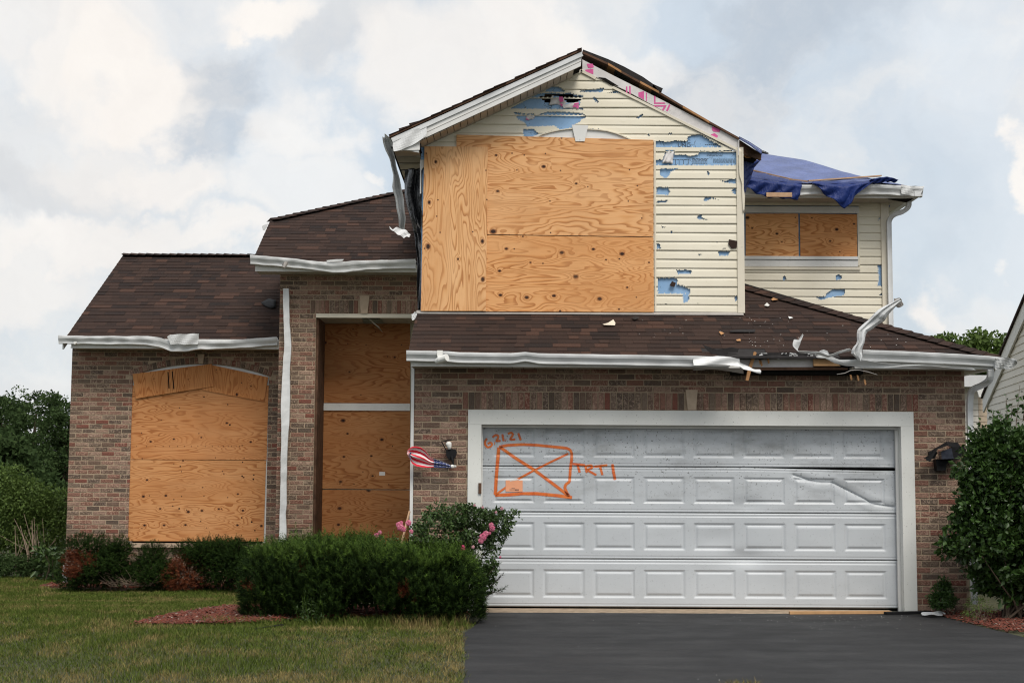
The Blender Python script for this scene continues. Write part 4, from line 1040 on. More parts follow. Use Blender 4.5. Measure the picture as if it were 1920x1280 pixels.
# foam sheathing with a hole punched through near the peak
hole = px_poly(c8([(540,230),(600,195),(700,185),(1110,215),(1080,290),(990,325),(900,300),(860,250),(720,215),(700,260),(690,345),(640,320),(590,300),(570,260)]), YB)
nx_ = 130; nz_ = 110; gx_ = np.linspace(BXL, BXR, nx_); gz_ = np.linspace(ZB0, peak.z, nz_); X2, Z2 = np.meshgrid(gx_, gz_)
cxm = (X2[:-1, :-1]+X2[1:, 1:])/2; czm = (Z2[:-1, :-1]+Z2[1:, 1:])/2
ok = inpoly(cxm, czm, gable) & ~inpoly(cxm, czm, hole)
V = np.stack([X2, np.full(X2.shape, YB+.012), Z2], -1).reshape(-1, 3); jj, ii = np.nonzero(ok); Fs = np.stack([jj*nx_+ii, jj*nx_+ii+1, (jj+1)*nx_+ii+1, (jj+1)*nx_+ii], 1)
box_wall = mk('gable_wall', V, Fs, 'blue_foam', house); solid(box_wall, .025, -1)
box_wall['label'] = 'upper front wall of torn cream siding over blue foam sheathing'
mb = MB(); mb.prism([(a, b_) for a, b_ in [(BXL+.05, ZB0), (BXR-.02, ZB0), (BXR-.02, rc.z-.1), (peak.x, peak.z-.1), (BXL+.05, lc.z-.1)]], YB+.25, YB+.28); mb.mk('attic_shade_panel', 'dark_void', house)  # near-black panel added so the punched hole looks unlit inside
px0 = P(793, 400, YB).x; px1 = P(1225, 400, YB).x; pzt = P(1000, 266, YB).z
siding(box_wall, YB, BXL, BXR-.002, P(1300, 588.3, YB).z, 28, SP, gable, HOLES+[ARCH], [(px0-.2, px1-.03, ZB0-1, P(1000, 277, YB).z)])
# print on the foam
def text(body, px, py, Y, size, mat, parent, rot=0, align='LEFT'):
    cu = bpy.data.curves.new('print', 'FONT'); cu.body = body; cu.size = size; cu.extrude = .0005; cu.materials.append(MATS[mat]); cu.align_x = align
    o = bpy.data.objects.new('print_tmp', cu); COL.objects.link(o)
    dg = bpy.context.evaluated_depsgraph_get(); me = bpy.data.meshes.new_from_object(o.evaluated_get(dg)); bpy.data.objects.remove(o)
    q = P(px, py, Y); V = [(q.x+1.25*v.co.x*math.cos(rot)-v.co.y*math.sin(rot), Y-v.co.z-.0007, q.z+v.co.x*math.sin(rot)+v.co.y*math.cos(rot)) for v in me.vertices]
    Fs = [tuple(p.vertices) for p in me.polygons]; o2 = mk('print', V, Fs, mat, house); o2.parent = parent; return o2
text('HIC', 1277, 268.0, YB+.011, .058, 'black_print', box_wall); text('UND', 1270.5, 275.4, YB+.011, .060, 'black_print', box_wall)
mb = MB(); r3 = random.Random(4)
def scribble(x0, x1, y0, y1, n, h=1.1):
    for k in range(n):
        y = y0+(y1-y0)*k/max(1, n-1); x = x0
        while x < x1:
            l_ = r3.uniform(1.5, 6); a = P(x, y, YB+.011); b2 = P(min(x+l_, x1), y-h, YB+.011); mb.box((a.x, YB+.0102, a.z), (b2.x, YB+.0112, b2.z)); x += l_+1.2
scribble(1322, 1350, 272, 274, 1); scribble(1325, 1355, 290, 293, 2, .9); scribble(1330, 1345, 287, 287, 1, .9); scribble(1298, 1326, 298, 307, 5, .9); scribble(1337, 1378, 299, 305, 4, .9); scribble(1262, 1292, 300, 301, 1, .9)
for x in (1266, 1273, 1281, 1290): a = P(x, 309, YB+.011); b2 = P(x+.8, 300, YB+.011); mb.box((a.x, YB+.0102, a.z), (b2.x, YB+.0112, b2.z))
o = tag(mb.mk('small_print', 'black_print', house), kind='stuff'); o.parent = box_wall
# torn white wrap hanging in the hole near the peak, and pink print
o = sheet('torn_wrap', [P(*q, YB+.005) for q in c8([(700,220),(760,225),(840,250),(880,300),(1000,325),(1075,300)])], [P(*q, YB-.005) for q in c8([(660,345),(760,340),(850,360),(860,392),(980,400),(1070,405)])], 26, 6, 'house_wrap', house, foldn(.012, 12), .002); o.parent = box_wall
mb = MB()
for pl2 in ([(1010,330),(1070,318),(1072,348),(1000,352)], [(990,362),(1070,355),(1068,402),(1040,402),(1040,380),(990,385)], [(800,240),(850,240),(860,300),(820,320),(800,290)], [(800,330),(850,340),(840,385),(815,350)], [(340,520),(360,545),(385,555),(350,562)]):
    o = MB().prism(px_poly(c8(pl2), YB), YB-.024, YB-.021).mk('pink_print', 'pink_print', house); o.parent = box_wall
o = sheet('torn_wrap', [P(*q, YB+.0) for q in c8([(350,490),(390,475),(440,490),(465,515)])], [P(*q, YB-.0) for q in c8([(335,545),(370,560),(400,545),(440,545)])], 10, 4, 'house_wrap', house, foldn(.008, 12), .002); o.parent = box_wall
o = sheet('torn_wrap', [P(*q, YB+.0) for q in c4([(390,160),(410,150),(440,160)])], [P(*q, YB-.02) for q in c4([(360,235),(395,232),(430,240)])], 10, 5, 'house_wrap', house, foldn(.012, 12), .002); o.parent = box_wall
# dark debris stuck in the siding
mb = MB()
for pl2 in ([(805,745),(858,755),(856,800),(822,806),(800,775)], [(425,1022),(452,1035),(440,1062),(408,1052)]): mb.prism(px_poly(c4(pl2), YB), YB-.03, YB-.018)
o = tag(mb.mk('shingle_scrap', 'shingle', house), kind='stuff'); o.parent = box_wall
# arched head trim and keystone over the boarded window
o = MB().prism(px_poly([(962,268),(1010,252),(1050,244),(1088,241),(1130,244),(1160,252),(1200,268)], YB-.02), YB-.025, YB+.005).mk('arch_trim', 'white_trim', house)
o = MB().prism(px_poly([(1072,235),(1103,236),(1096,266),(1079,266)], YB-.03), YB-.055, YB-.026).mk('keystone', 'white_trim', house)
mb = MB(); ap = [P(*q, YB-.03) for q in c8([(500,790),(560,755),(700,718),(800,698),(900,684),(1000,676),(1200,684),(1340,692),(1460,708),(1600,745),(1790,825)])]
for a, b2 in zip(ap, ap[1:]): mb.beam(a, b2, .03, .012)
mb.mk('arch_channel', 'cream_trim', house)
# corner post, channels, flashing
mb = MB(); xp0, xp1 = P(1383, 500, YB-.03).x, P(1396, 500, YB-.03).x; n = 24; V = []
zt, zb = P(1388, 277, YB).z, P(1388, 587, YB).z
mb.box((xp0, YB-.032, zb), (xp1, YB+.08, zt)); mb.mk('corner_post', 'cream_trim', house)
MB().box((P(1384, 300, YB).x-.012, YB-.026, ZB0), (P(1384, 300, YB).x-.001, YB-.001, rc.z)).mk('side_channel', 'cream_trim', house)
MB().box((P(1226, 300, YB).x+.0, YB-.028, ZB0), (P(1226, 300, YB).x+.022, YB-.001, P(1226, 264, YB).z)).mk('side_channel', 'cream_trim', house)
def rake_strip(a, b2, w_, y0, y1, name, mat, parent=house):
    d = (b2-a).normalized(); n_ = Vector((-d.z, 0, d.x)); n_ = n_ if n_.z < 0 else -n_
    return MB().prism([(a.x, a.z), (b2.x, b2.z), (b2.x+n_.x*w_, b2.z+n_.z*w_), (a.x+n_.x*w_, a.z+n_.z*w_)], y0, y1).mk(name, mat, parent)
rake_strip(P(787, 273, YB), P(1090, 131, YB), .035, YB-.03, YB-.001, 'rake_channel', 'cream_trim')
rake_strip(P(1090, 131, YB), P(1118, 146, YB), .035, YB-.03, YB-.001, 'rake_channel', 'cream_trim')
rake_strip(P(1150, 163, YB), P(1390, 283, YB), .03, YB-.03, YB-.001, 'rake_channel', 'cream_trim')
mb = MB(); mb.slab([(BXL-.05, YB-.07, pg(0, YB-.07).z+.02), (BXR+.05, YB-.07, pg(0, YB-.07).z+.02), (BXR+.05, YB-.0, ZB0+.0), (BXL-.05, YB-.0, ZB0+.0)], (0, 0, .006)); mb.mk('flashing', 'aluminium_back', house)
# body of the box behind
MB().box((BXL+.005, YB+.04, ZB0-.5), (BXL+.08, 23, lc.z+.02)).mk('box_side_wall', 'vinyl_siding', house); MB().box((BXR-.08, YB+.09, ZB0-.6), (BXR-.005, 23, rc.z)).mk('box_side_wall', 'vinyl_siding', house)
# gable roof: left slope with shingles and white rake fascia
YF = 17.30
pk = P(1091, 96, YF); ll = P(737, 256, YF); sLr = (pk.z-ll.z)/(pk.x-ll.x); eaveX = P(730, 250, YF).x; eaveZ = pk.z-sLr*(pk.x-eaveX)
lr = [(eaveX, YF-.03, eaveZ), (pk.x, YF-.03, pk.z), (pk.x, 23, pk.z), (eaveX, 23, eaveZ)]
MB().slab(lr, (0, 0, .022)).mk('roof_deck', 'weathered_wood', house)
mb = MB(); t_ = 0.0; dvec = Vector((pk.x-eaveX, 0, pk.z-eaveZ)); L = dvec.length; dvec.normalize(); up = Vector((-dvec.z, 0, dvec.x)); s_ = 0
while s_ < L:
    l_ = .143; a = Vector((eaveX, YF-.05+rnd.uniform(-.012, .02), eaveZ+.024))+dvec*s_; th = .013+rnd.uniform(0, .006)
    if .05 < s_ < .35: th += rnd.uniform(.01, .03)
    b2 = a+dvec*min(l_+.03, L-s_)
    mb.add([a+up*.002, b2+up*.0, b2+up*.006, a+up*th, Vector((a.x, 22.9, a.z))+up*.002, Vector((b2.x, 22.9, b2.z)), Vector((b2.x, 22.9, b2.z))+up*.006, Vector((a.x, 22.9, a.z))+up*th], [(0,1,2,3),(3,2,6,7),(4,7,6,5),(0,3,7,4)])
    s_ += l_
o = mb.mk('shingle_edge', 'shingle', house); tag(o, kind='stuff')
# fascia on the left rake
fb = lambda a, y: P(a[0], a[1], y)
fa0, fa1 = P(737, 260, YF), P(1090, 99, YF); fb0, fb1 = P(787, 265, YF), P(1089, 124, YF)
MB().prism([(P(737, 283, YF).x, P(737, 283, YF).z), (P(787, 281, YF).x, P(787, 281, YF).z), (P(787, 263, YF).x, P(787, 263, YF).z), (fb1.x, fb1.z), (pk.x, pk.z-.008), (fa0.x, ll.z-.008)], YF, YF+.02).mk('rake_fascia', 'white_trim', house)
rake_strip(P(733, 259, YF-.02), P(1090, 97.5, YF-.02), .055, YF-.018, YF-.001, 'rake_trim', 'gutter_metal')
rake_strip(P(760, 265, YF-.02), P(1089, 114, YF-.02), .004, YF-.004, YF-.0005, 'rake_crease', 'aluminium_back')
sheet('crumpled_fascia', [P(*q, YF-.02) for q in ((735,262),(750,256),(775,244),(800,235))], [P(*q, YF-.03) for q in ((738,284),(752,281),(770,274),(800,256))], 16, 6, 'metal_scrap', house, foldn(.012, 8), .002)
sheet('crumpled_fascia', [P(*q, YF-.01) for q in ((738,282),(760,272),(786,258))], [P(*q, YF+.02) for q in ((738,283),(762,281),(786,287))], 12, 4, 'metal_scrap', house, foldn(.008, 8), .002)
# rake soffit panels
fdir = Vector((fb1.x-P(787, 265, YF).x, 0, fb1.z-P(787, 265, YF).z)); Lf = fdir.length; fdir.normalize(); a0 = P(787, 265, YF)
n = 24
for i in range(n):
    if i in (n-1,): continue
    p0 = a0+fdir*(Lf*i/n+.004); p1 = a0+fdir*(Lf*(i+1)/n-.004)
    MB().slab([(p0.x, YF+.021, p0.z), (p1.x, YF+.021, p1.z), (p1.x, YB-.031, p1.z), (p0.x, YB-.031, p0.z)], (0, 0, .006)).mk('soffit_panel', 'soffit_vinyl', house)
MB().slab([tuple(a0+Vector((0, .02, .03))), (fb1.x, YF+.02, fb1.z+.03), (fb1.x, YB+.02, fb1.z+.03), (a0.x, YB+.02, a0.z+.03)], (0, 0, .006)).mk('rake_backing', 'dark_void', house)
# left eave soffit boards seen from below
ez = P(760, 283, YF).z
for i, (ya, yb2) in enumerate(((17.34, 17.62), (17.66, 17.98), (18.06, 18.40), (18.52, 18.85), (18.9, 19.3), (19.35, 21))):
    MB().slab([(eaveX+.06, ya, ez), (BX0-.02, ya+.02, ez+.01), (BX0-.02, yb2+.03*(i % 2), ez+.01), (eaveX+.06, yb2, ez)], (0, 0, .012)).mk('eave_board', 'soffit_vinyl' if i < 4 else 'raw_wood', house)
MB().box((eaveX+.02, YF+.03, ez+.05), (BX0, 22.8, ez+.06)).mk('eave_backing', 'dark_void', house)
# hanging eave gutter on the left
hang = empty('hanging_gutter', P(775, 440, 17.5), 'dirty gutter dangling down from the left eave of the gable roof', 'gutter piece')
C7b = C(700, 230, 5.567)
la = [P(*q, 17.25+.5*i/7) for i, q in enumerate(C7b([(95,150),(92,190),(130,290),(175,400),(205,520),(200,680),(238,850),(262,1000),(270,1095)]))]
ra = [P(*q, 17.25+.5*i/7) for i, q in enumerate(C7b([(120,115),(195,185),(205,290),(235,420),(265,560),(292,660),(325,880),(333,1000),(327,1120)]))]
sheet('channel', la, ra, 24, 6, 'gutter_metal', hang, lambda u_, v_: (.004*math.sin(u_*30), float(np.interp(v_, [0, .17, .33, .67, .84, 1], [0, -.01, .09, .10, .03, 0]))+.012*math.sin(u_*19+v_*5), 0), .002, smooth=False)
sheet('torn_end', [P(*q, 17.6) for q in C7b([(165,1085),(200,1110),(240,1095),(290,1105),(350,1130),(388,1170)])], [P(*q, 17.55) for q in C7b([(178,1110),(215,1140),(260,1170),(318,1200),(340,1192),(375,1200)])], 20, 5, 'metal_scrap', hang, foldn(.015, 14), .002)
# black plastic sheet
bp = sheet('black_plastic_sheet', [P(*q, 17.95) for q in C7b([(330,492),(318,600),(320,760),(345,900),(385,1040),(430,1180),(445,1300),(470,1420)])]+[P(784, 520, 17.9), P(785, 582, 17.85)],
      [P(*q, 17.76) for q in C7b([(520,470),(535,600),(532,760),(535,900),(528,1040),(522,1180),(520,1300),(520,1420)])]+[P(794, 520, 17.76), P(792, 582, 17.76)], 60, 16, 'black_plastic', None,
      lambda u_, v_: (.014*math.sin(v_*17+u_*5), .05*math.sin(v_*11+2.2*math.sin(u_*7))+.03*nz(u_*9, v_*5)-.02, .01*math.sin(v_*9)), .002)
tag(bp, 'wrinkled black plastic sheet hanging beside the tall narrow plywood board', 'plastic sheet')
o = MB().prism(px_poly(C7b([(498,250),(520,260),(522,350),(540,350),(540,390),(498,388)]), YB-.02), YB-.04, YB-.02).mk('foam_scrap', 'blue_foam', house)
o = MB().prism(px_poly(C7b([(488,390),(540,385),(538,450),(500,500),(500,740),(487,745)]), YB-.02), YB-.03, YB-.012).mk('corner_post', 'white_trim', house)

# right side of the gable: stripped roof edge, white wrap board with pink print
pkR = P(1092, 94, YB-.03); eR = P(1386, 258, YB-.03); eR2 = P(1428, 286, YB-.03)
rr = [(pkR.x, YB-.06, pkR.z-.004), (eR.x, YB-.06, eR.z), (eR2.x, YB-.06, eR2.z), (eR2.x, 23, eR2.z), (eR.x, 23, eR.z), (pkR.x, 23, pkR.z-.004)]
mb = MB()
pts = [(1092,96),(1140,118),(1165,133),(1200,152),(1235,171),(1280,198),(1330,227),(1386,258)]
for i, (a, b2) in enumerate(zip(pts, pts[1:])):
    A, B = P(*a, YB-.05), P(*b2, YB-.05); j = .006*(i % 2)
    m2 = MB().slab([(A.x, YB-.05-j, A.z-.028), (B.x, YB-.05-j, B.z-.028), (B.x, 22.9, B.z-.028), (A.x, 22.9, A.z-.028)], (0, 0, .028)); m2.mk('deck_board', 'raw_wood' if i % 2 else 'weathered_wood', house)
MB().prism(px_poly([(1093,93),(1140,111),(1170,125),(1205,144),(1225,158),(1243,166),(1241,171),(1222,169),(1240,178),(1200,156),(1165,138),(1140,122),(1093,98)], YB-.04), YB-.04, YB+.5).mk('torn_felt', 'tar_paper', house)
wb = MB().prism(px_poly([(1092,112),(1150,142),(1240,187),(1330,234),(1385,260),(1384,287),(1330,254),(1240,206),(1170,168),(1120,146),(1092,132)], YB-.02), YB-.022, YB+.005).mk('wrap_board', 'house_wrap', house)
mb = MB()
C2 = C(1060, 80, 4)
for pl2 in ([(160,160),(205,160),(215,185),(190,195),(170,190)], [(150,205),(210,198),(210,240),(185,230),(150,215)], [(548,375),(590,365),(590,430),(548,405)], [(1100,630),(1130,640),(1162,650),(1155,672),(1110,668),(1100,655)], [(1090,690),(1120,680),(1145,700),(1135,720),(1110,705)],
            [(665,400),(676,404),(676,450),(745,450),(750,460),(665,460)], [(665,470),(760,470),(755,480),(665,482)], [(740,478),(755,482),(735,512),(724,506)], [(778,462),(788,470),(768,516),(755,512)],
            [(455,330),(465,332),(465,380),(455,376)], [(478,325),(490,330),(490,390),(480,385)], [(604,375),(612,378),(612,440),(604,436)]):
    o = MB().prism(px_poly(C2(pl2), YB-.02), YB-.0245, YB-.0225).mk('pink_print', 'pink_print', house); o.parent = wb
MB().prism(px_poly(C2([(245,262),(300,268),(400,330),(340,318)]), YB-.01), YB-.026, YB-.023).mk('gap_shade_patch', 'dark_void', house)  # thin dark plate drawn in place of the shade in a gap
MB().prism(px_poly([(1384,260),(1386,260),(1386,292),(1384,292)], YB-.04), YB-.045, YB-.02).mk('wrap_edge', 'house_wrap', house)
# right eave: rafter end and a dark block for the shaded hollow
o = MB().slab([P(1386, 262, YB-.02), P(1428, 289, YB+.2), P(1427, 300, YB+.2), P(1388, 286, YB-.02)], (0, .05, 0)).mk('rafter_tail', 'weathered_wood', house)
MB().box((BX1+.0, YB+.2, P(1400, 292, YB).z), (P(1424, 300, YB).x, 21.5, P(1400, 284, YB).z)).mk('eave_hollow_shade', 'dark_void', house)  # dark block gives the eave hollow its shade by colour
o = MB().slab([P(1396, 285, YB+.1), P(1420, 296, YB+.3), P(1418, 301, YB+.3), P(1397, 293, YB+.1)], (0, .05, 0)).mk('lookout_block', 'raw_wood', house)
C5 = C(1360, 240, 4.8)
# torn strip of corner vinyl
sheet('torn_corner_strip', [P(*q, YB-.05) for q in C5([(125,185),(118,300),(125,420),(150,500),(150,620),(160,760)])], [P(*q, YB-.03) for q in C5([(148,195),(150,300),(150,420),(158,500),(178,620),(172,760)])], 20, 2, 'cream_trim', house, foldn(.004, 9), .002)

# ------------------------------------------------------------------ wing
WXR = P(1652, 480, YW).x; WXE = P(1667, 480, YW).x; WXL = BX1-.3
wzt = P(1500, 377, YW).z; wzb = 3.0
wing_wall = MB().box((WXL, YW+.012, wzb), (WXE-.01, YW+.1, wzt)).mk('wing_wall', 'blue_foam', house)
MB().box((WXE-.08, YW+.1, wzb), (WXE-.005, 24, wzt)).mk('wing_side_wall', 'vinyl_siding', house)
wpx0, wpx1, wpz0, wpz1 = P(1398, 440, YW).x, P(1607, 440, YW).x, P(1500, 481, YW).z, P(1500, 400, YW).z
SPW = .1145
z_first = P(1500, 511, YW).z; nb = int((z_first-wzb)/SPW)+1; z0w = z_first-nb*SPW
siding(wing_wall, YW, WXL+.2, WXR, z0w, int((wzt-z0w)/SPW)+1, SPW, [(WXL, wzb), (WXR, wzb), (WXR, wzt), (WXL, wzt)], WHOLES, [(WXL-1, wpx1+.03, wpz0-.13, wzt-.02)], cell=.014)
MB().box((WXR, YW-.035, wzb), (WXE, YW+.05, wzt)).mk('corner_post', 'cream_trim', house)
# window surround
wf = MB(); 
MB().box((wpx0-.4, YW-.03, wpz1), (wpx1+.028, YW+.01, P(1500, 388, YW).z)).mk('window_head', 'white_trim', house)
MB().box((wpx0-.4, YW-.034, P(1500, 386, YW).z), (wpx1+.04, YW+.01, P(1500, 379, YW).z)).mk('frieze_trim', 'cream_trim', house)
MB().box((wpx1+.001, YW-.028, wpz0-.13), (wpx1+.028, YW+.01, wpz1-.001)).mk('window_side_trim', 'cream_trim', house)
MB().box((wpx0-.4, YW-.045, P(1500, 487, YW).z), (wpx1, YW+.01, wpz0-.001)).mk('window_sill', 'white_trim', house)
MB().box((wpx0-.4, YW-.028, P(1500, 500, YW).z), (wpx1, YW+.01, P(1500, 488, YW).z)).mk('window_apron', 'white_trim', house)
MB().box((wpx0-.4, YW-.034, P(1500, 506, YW).z), (wpx1+.03, YW+.01, P(1500, 501, YW).z)).mk('bottom_channel', 'cream_trim', house)
# wing roof (under the tarp), soffit, gutter
YWE = 19.45; EZW = P(1560, 351, YWE).z; SW = .42; wcx = P(1722, 350, YWE).x
def pw_(x, y): return Vector((x, y, EZW+SW*(y-YWE)))
w_poly = [pw_(BX1+.02, YWE), pw_(wcx, YWE), pw_(wcx-2.6, YWE+2.6), pw_(BX1+.02, YWE+2.6)]
if wcx-2.6 < BX1+.03: w_poly = [pw_(BX1+.02, YWE), pw_(wcx, YWE), pw_(BX1+.02, YWE+(wcx-BX1-.02))]
MB().slab(w_poly, (0, 0, -.03)).mk('roof_deck', 'weathered_wood', house)
MB().slab([pw_(wcx, YWE), Vector((wcx, 24, EZW)), Vector((BX1+.02, 24, EZW+SW*(wcx-BX1-.02))), pw_(BX1+.02, YWE+(wcx-BX1-.02))], (0, 0, -.03)).mk('roof_deck', 'tar_paper', house)
gw = [P(a, b_, YWE-.12) for a, b_ in ((1396, 346), (1450, 347), (1500, 347), (1530, 346), (1600, 347), (1640, 345), (1690, 348), (1731, 350))]
gutter('gutter', gw, n=70, scale=1.15, wob=.006, sq=lambda t_: 1.0)
gutter('gutter', [P(1731, 350, YWE-.12), P(1731, 350, YWE-.12)+Vector((0, 4, 0))], n=8, scale=1.15)
sheet('gutter_end', [P(*q, YWE-.13) for q in ((1690,350),(1715,349),(1734,349))], [P(*q, YWE-.11) for q in ((1690,363),(1712,368),(1728,358))], 10, 4, 'metal_scrap', house, foldn(.008, 9), .002)
wf0 = P(1560, 371, YWE).z; wf1 = P(1560, 352, YWE).z
MB().box((BX1+.02, YWE, wf0), (wcx-.02, YWE+.025, wf1)).mk('fascia', 'white_trim', house)
soffit(BX1+.02, wcx-.03, YWE+.026, YW-.036, wf0+.01, .3)
MB().box((WXE+.0, YW-.036, wf0+.011), (wcx-.03, 23.8, wf0+.019)).mk('soffit', 'soffit_vinyl', house)
MB().slab([P(1665, 374, YWE+.1), P(1700, 380, YWE+.12), P(1716, 371, YWE), P(1700, 374, YWE+.02)], (0, 0, .012)).mk('broken_soffit', 'dark_void', house)

# ------------------------------------------------------------------ boards over the openings: things of their own
GRP = 'plywood sheets screwed over the openings'
def board(px, Y, mat, label, th=.014, holes=()):
    pts = px_poly(px, Y); x0 = sum(p[0] for p in pts)/len(pts); z0 = min(p[1] for p in pts)
    o = MB().prism(pts, Y-th, Y).mk('plywood_sheet', mat)
    return tag(o, label, 'plywood sheet', GRP)
board([(796,275),(915,276),(911,583),(789,583)], YB-.050, 'ply_a', 'tall narrow plywood board with upright grain at the left of the upper window')
board([(856,253),(1225,263),(1225,444),(910,439.5),(856,439)], YB-.032, 'ply_b', 'largest plywood sheet, upper one over the upstairs front window')
board([(908,441),(1225,445.5),(1226,585),(906,584)], YB-.0325, 'ply_c', 'knotty plywood sheet low on the gable wall, just above the garage shingles')
board([(1398,401),(1496.5,401),(1497.5,481),(1398,480)], YW-.012, 'ply_c', 'left half-hidden plywood sheet in the window under the blue tarp')
board([(1499.5,401),(1606,402),(1607,481.5),(1500.5,481)], YW-.012, 'ply_d', 'right plywood sheet in the window under the blue tarp')
board([(249,722),(504,722),(500,862),(245,860.5)], YL+.030, 'ply_e', 'middle plywood sheet of the arched window with a row of nail holes')
board([(245,861.5),(499,863),(494.5,1014.5),(237,1013.5)], YL+.030, 'ply_f', 'lowest plywood sheet of the arched window, resting on the sill')
board([(249,701),(397,682),(401.5,724),(255,747)], YL-.002, 'ply_g', 'left tilted plywood strip at the top of the arched window')
board([(397,684),(503,707),(495,752.5),(379,731)], YL+.013, 'ply_g', 'right tilted plywood strip at the top of the arched window')
YP = 22.32
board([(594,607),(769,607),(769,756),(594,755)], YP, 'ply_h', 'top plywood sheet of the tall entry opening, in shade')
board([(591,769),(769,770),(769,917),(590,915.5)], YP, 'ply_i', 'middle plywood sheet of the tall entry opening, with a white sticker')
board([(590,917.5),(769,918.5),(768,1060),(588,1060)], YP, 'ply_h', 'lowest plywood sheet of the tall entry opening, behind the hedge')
a, b2 = P(593, 769, YP-.01), P(769, 756.5, YP-.01); MB().box((a.x, YP-.035, a.z), (b2.x, YP+.02, b2.z)).mk('transom_bar', 'white_trim', house)
a, b2 = P(711, 891, YP-.02), P(722, 884, YP-.02); tag(MB().box((a.x, YP-.0165, a.z), (b2.x, YP-.0145, b2.z)).mk('sticker', 'white_paper'), 'small white sticker on the middle entry plywood sheet', 'sticker')
mb = MB(); V = []
for x in (256, 275, 291, 306, 318, 333, 346, 359, 371, 385, 398, 409, 419, 428, 434, 443, 449):
    q = P(x, 836.5, YL+.016); mb.tube([q, q+Vector((0, -.002, 0))], .007, 6)
for (x, y, r_) in ((338,874,.012),(326,869,.008),(455,866,.01),(454,892,.013),(476,890,.012),(475,898,.014),(453,970,.012),(472,978,.014),(478,994,.012),(336,953,.014),(324,948,.01),(326,936,.009),(431,796,.015),(427,758,.011),(298,816,.008)):
    q = P(x, y, YL+.016); mb.tube([q, q+Vector((0, -.002, 0))], r_, 7)
o = mb.mk('nail_hole', 'dark_void', None)
ps = [x for x in bpy.data.objects if x.get('label', '').startswith('middle plywood sheet of the arched')][0]
mw = ORG[o.name]-ORG[ps.name]; o.parent = ps; o.location = mw; tag(o, kind='stuff')
mb = MB()
for pl2 in ([(314,697),(316,697),(318,728),(316,728)], [(322,696),(324,696),(327,729),(325,729)]): mb.prism(px_poly(pl2, YL-.016), YL-.0185, YL-.0165)
o = mb.mk('split', 'dark_void', None); ps = [x for x in bpy.data.objects if x.get('label', '').startswith('left tilted plywood')][0]; mw = ORG[o.name]-ORG[ps.name]; o.parent = ps; o.location = mw

# blue tarp
tarp_o = empty('blue_tarp', P(1500, 345, YWE), 'large blue tarp stretched over the right wing roof with loose flaps over the gutter', 'tarp')
wpl = (Vector((0, YWE, EZW+.035)), Vector((0, -SW, 1)))
topc = [PP(a, b_, *wpl) for a, b_ in ((1400, 276), (1440, 290), (1475, 295), (1510, 300.5), (1545, 311), (1580, 322), (1625, 333), (1660, 340), (1688, 346))]
botc = [PP(a, b_, *wpl) for a, b_ in ((1396, 318), (1430, 326), (1470, 337), (1505, 344), (1535, 343.5), (1570, 343), (1610, 342), (1650, 343), (1690, 347))]
sheet('roof_cover', topc, botc, 70, 24, 'blue_tarp', tarp_o, lambda u_, v_: (0, 0, .010*math.sin(v_*9+u_*14)*math.sin(u_*6+1)*min(1, 6*v_, 6*(1-v_))+.005*nz(u_*16, v_*8)), .003)
sheet('roof_cover_back', topc, [Vector((q.x, q.y+.7, q.z-.25)) for q in topc], 40, 5, 'blue_tarp', tarp_o, None, .003)
fy = YWE-.19
def tf(a, b_=.17): return lambda u_, v_: (.008*math.sin(v_*14+u_*11)*v_, -.035*abs(math.sin(u_*13+v_*3.5))*v_*a-.015*math.sin(v_*7+u_*22)*v_-b_*1.15*(min(1, v_/.16)-v_), .006*math.sin(u_*25)*v_)
ge = YWE-.16
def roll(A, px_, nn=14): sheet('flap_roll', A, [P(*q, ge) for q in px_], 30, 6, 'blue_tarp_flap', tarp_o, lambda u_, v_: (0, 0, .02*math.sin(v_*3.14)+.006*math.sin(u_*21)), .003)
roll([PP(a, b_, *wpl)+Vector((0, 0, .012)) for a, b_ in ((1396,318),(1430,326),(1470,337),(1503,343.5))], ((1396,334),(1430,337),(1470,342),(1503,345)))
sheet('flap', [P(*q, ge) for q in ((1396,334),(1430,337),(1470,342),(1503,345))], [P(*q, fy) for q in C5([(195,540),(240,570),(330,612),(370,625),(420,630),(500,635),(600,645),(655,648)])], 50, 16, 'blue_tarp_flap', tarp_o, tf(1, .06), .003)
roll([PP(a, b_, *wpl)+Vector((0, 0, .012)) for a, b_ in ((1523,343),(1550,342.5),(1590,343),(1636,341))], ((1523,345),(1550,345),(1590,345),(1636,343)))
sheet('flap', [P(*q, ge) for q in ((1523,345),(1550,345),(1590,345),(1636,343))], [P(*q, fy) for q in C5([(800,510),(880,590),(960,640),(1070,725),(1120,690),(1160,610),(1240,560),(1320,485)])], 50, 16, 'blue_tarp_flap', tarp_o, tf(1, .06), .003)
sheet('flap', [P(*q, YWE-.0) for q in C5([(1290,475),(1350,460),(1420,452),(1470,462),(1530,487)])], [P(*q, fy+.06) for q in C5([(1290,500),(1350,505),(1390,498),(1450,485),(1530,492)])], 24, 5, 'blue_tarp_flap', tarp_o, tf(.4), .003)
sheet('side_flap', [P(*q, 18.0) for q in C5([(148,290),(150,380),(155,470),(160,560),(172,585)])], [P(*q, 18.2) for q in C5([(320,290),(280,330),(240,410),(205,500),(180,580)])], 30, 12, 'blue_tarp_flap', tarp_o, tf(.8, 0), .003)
sheet('gable_edge_cover', [P(*q, YB-.07) for q in ((1386,256),(1405,266),(1428,281))], [P(*q, YB+.25) for q in ((1386,259),(1405,271),(1429,290))], 12, 5, 'blue_tarp', tarp_o, None, .004)
sheet('gable_edge_cover', [P(*q, YB-.08) for q in ((1386,257),(1405,267),(1428,282))], [P(*q, YB-.08) for q in ((1386,261),(1405,272),(1428,290))], 12, 3, 'blue_tarp', tarp_o, None, .004)
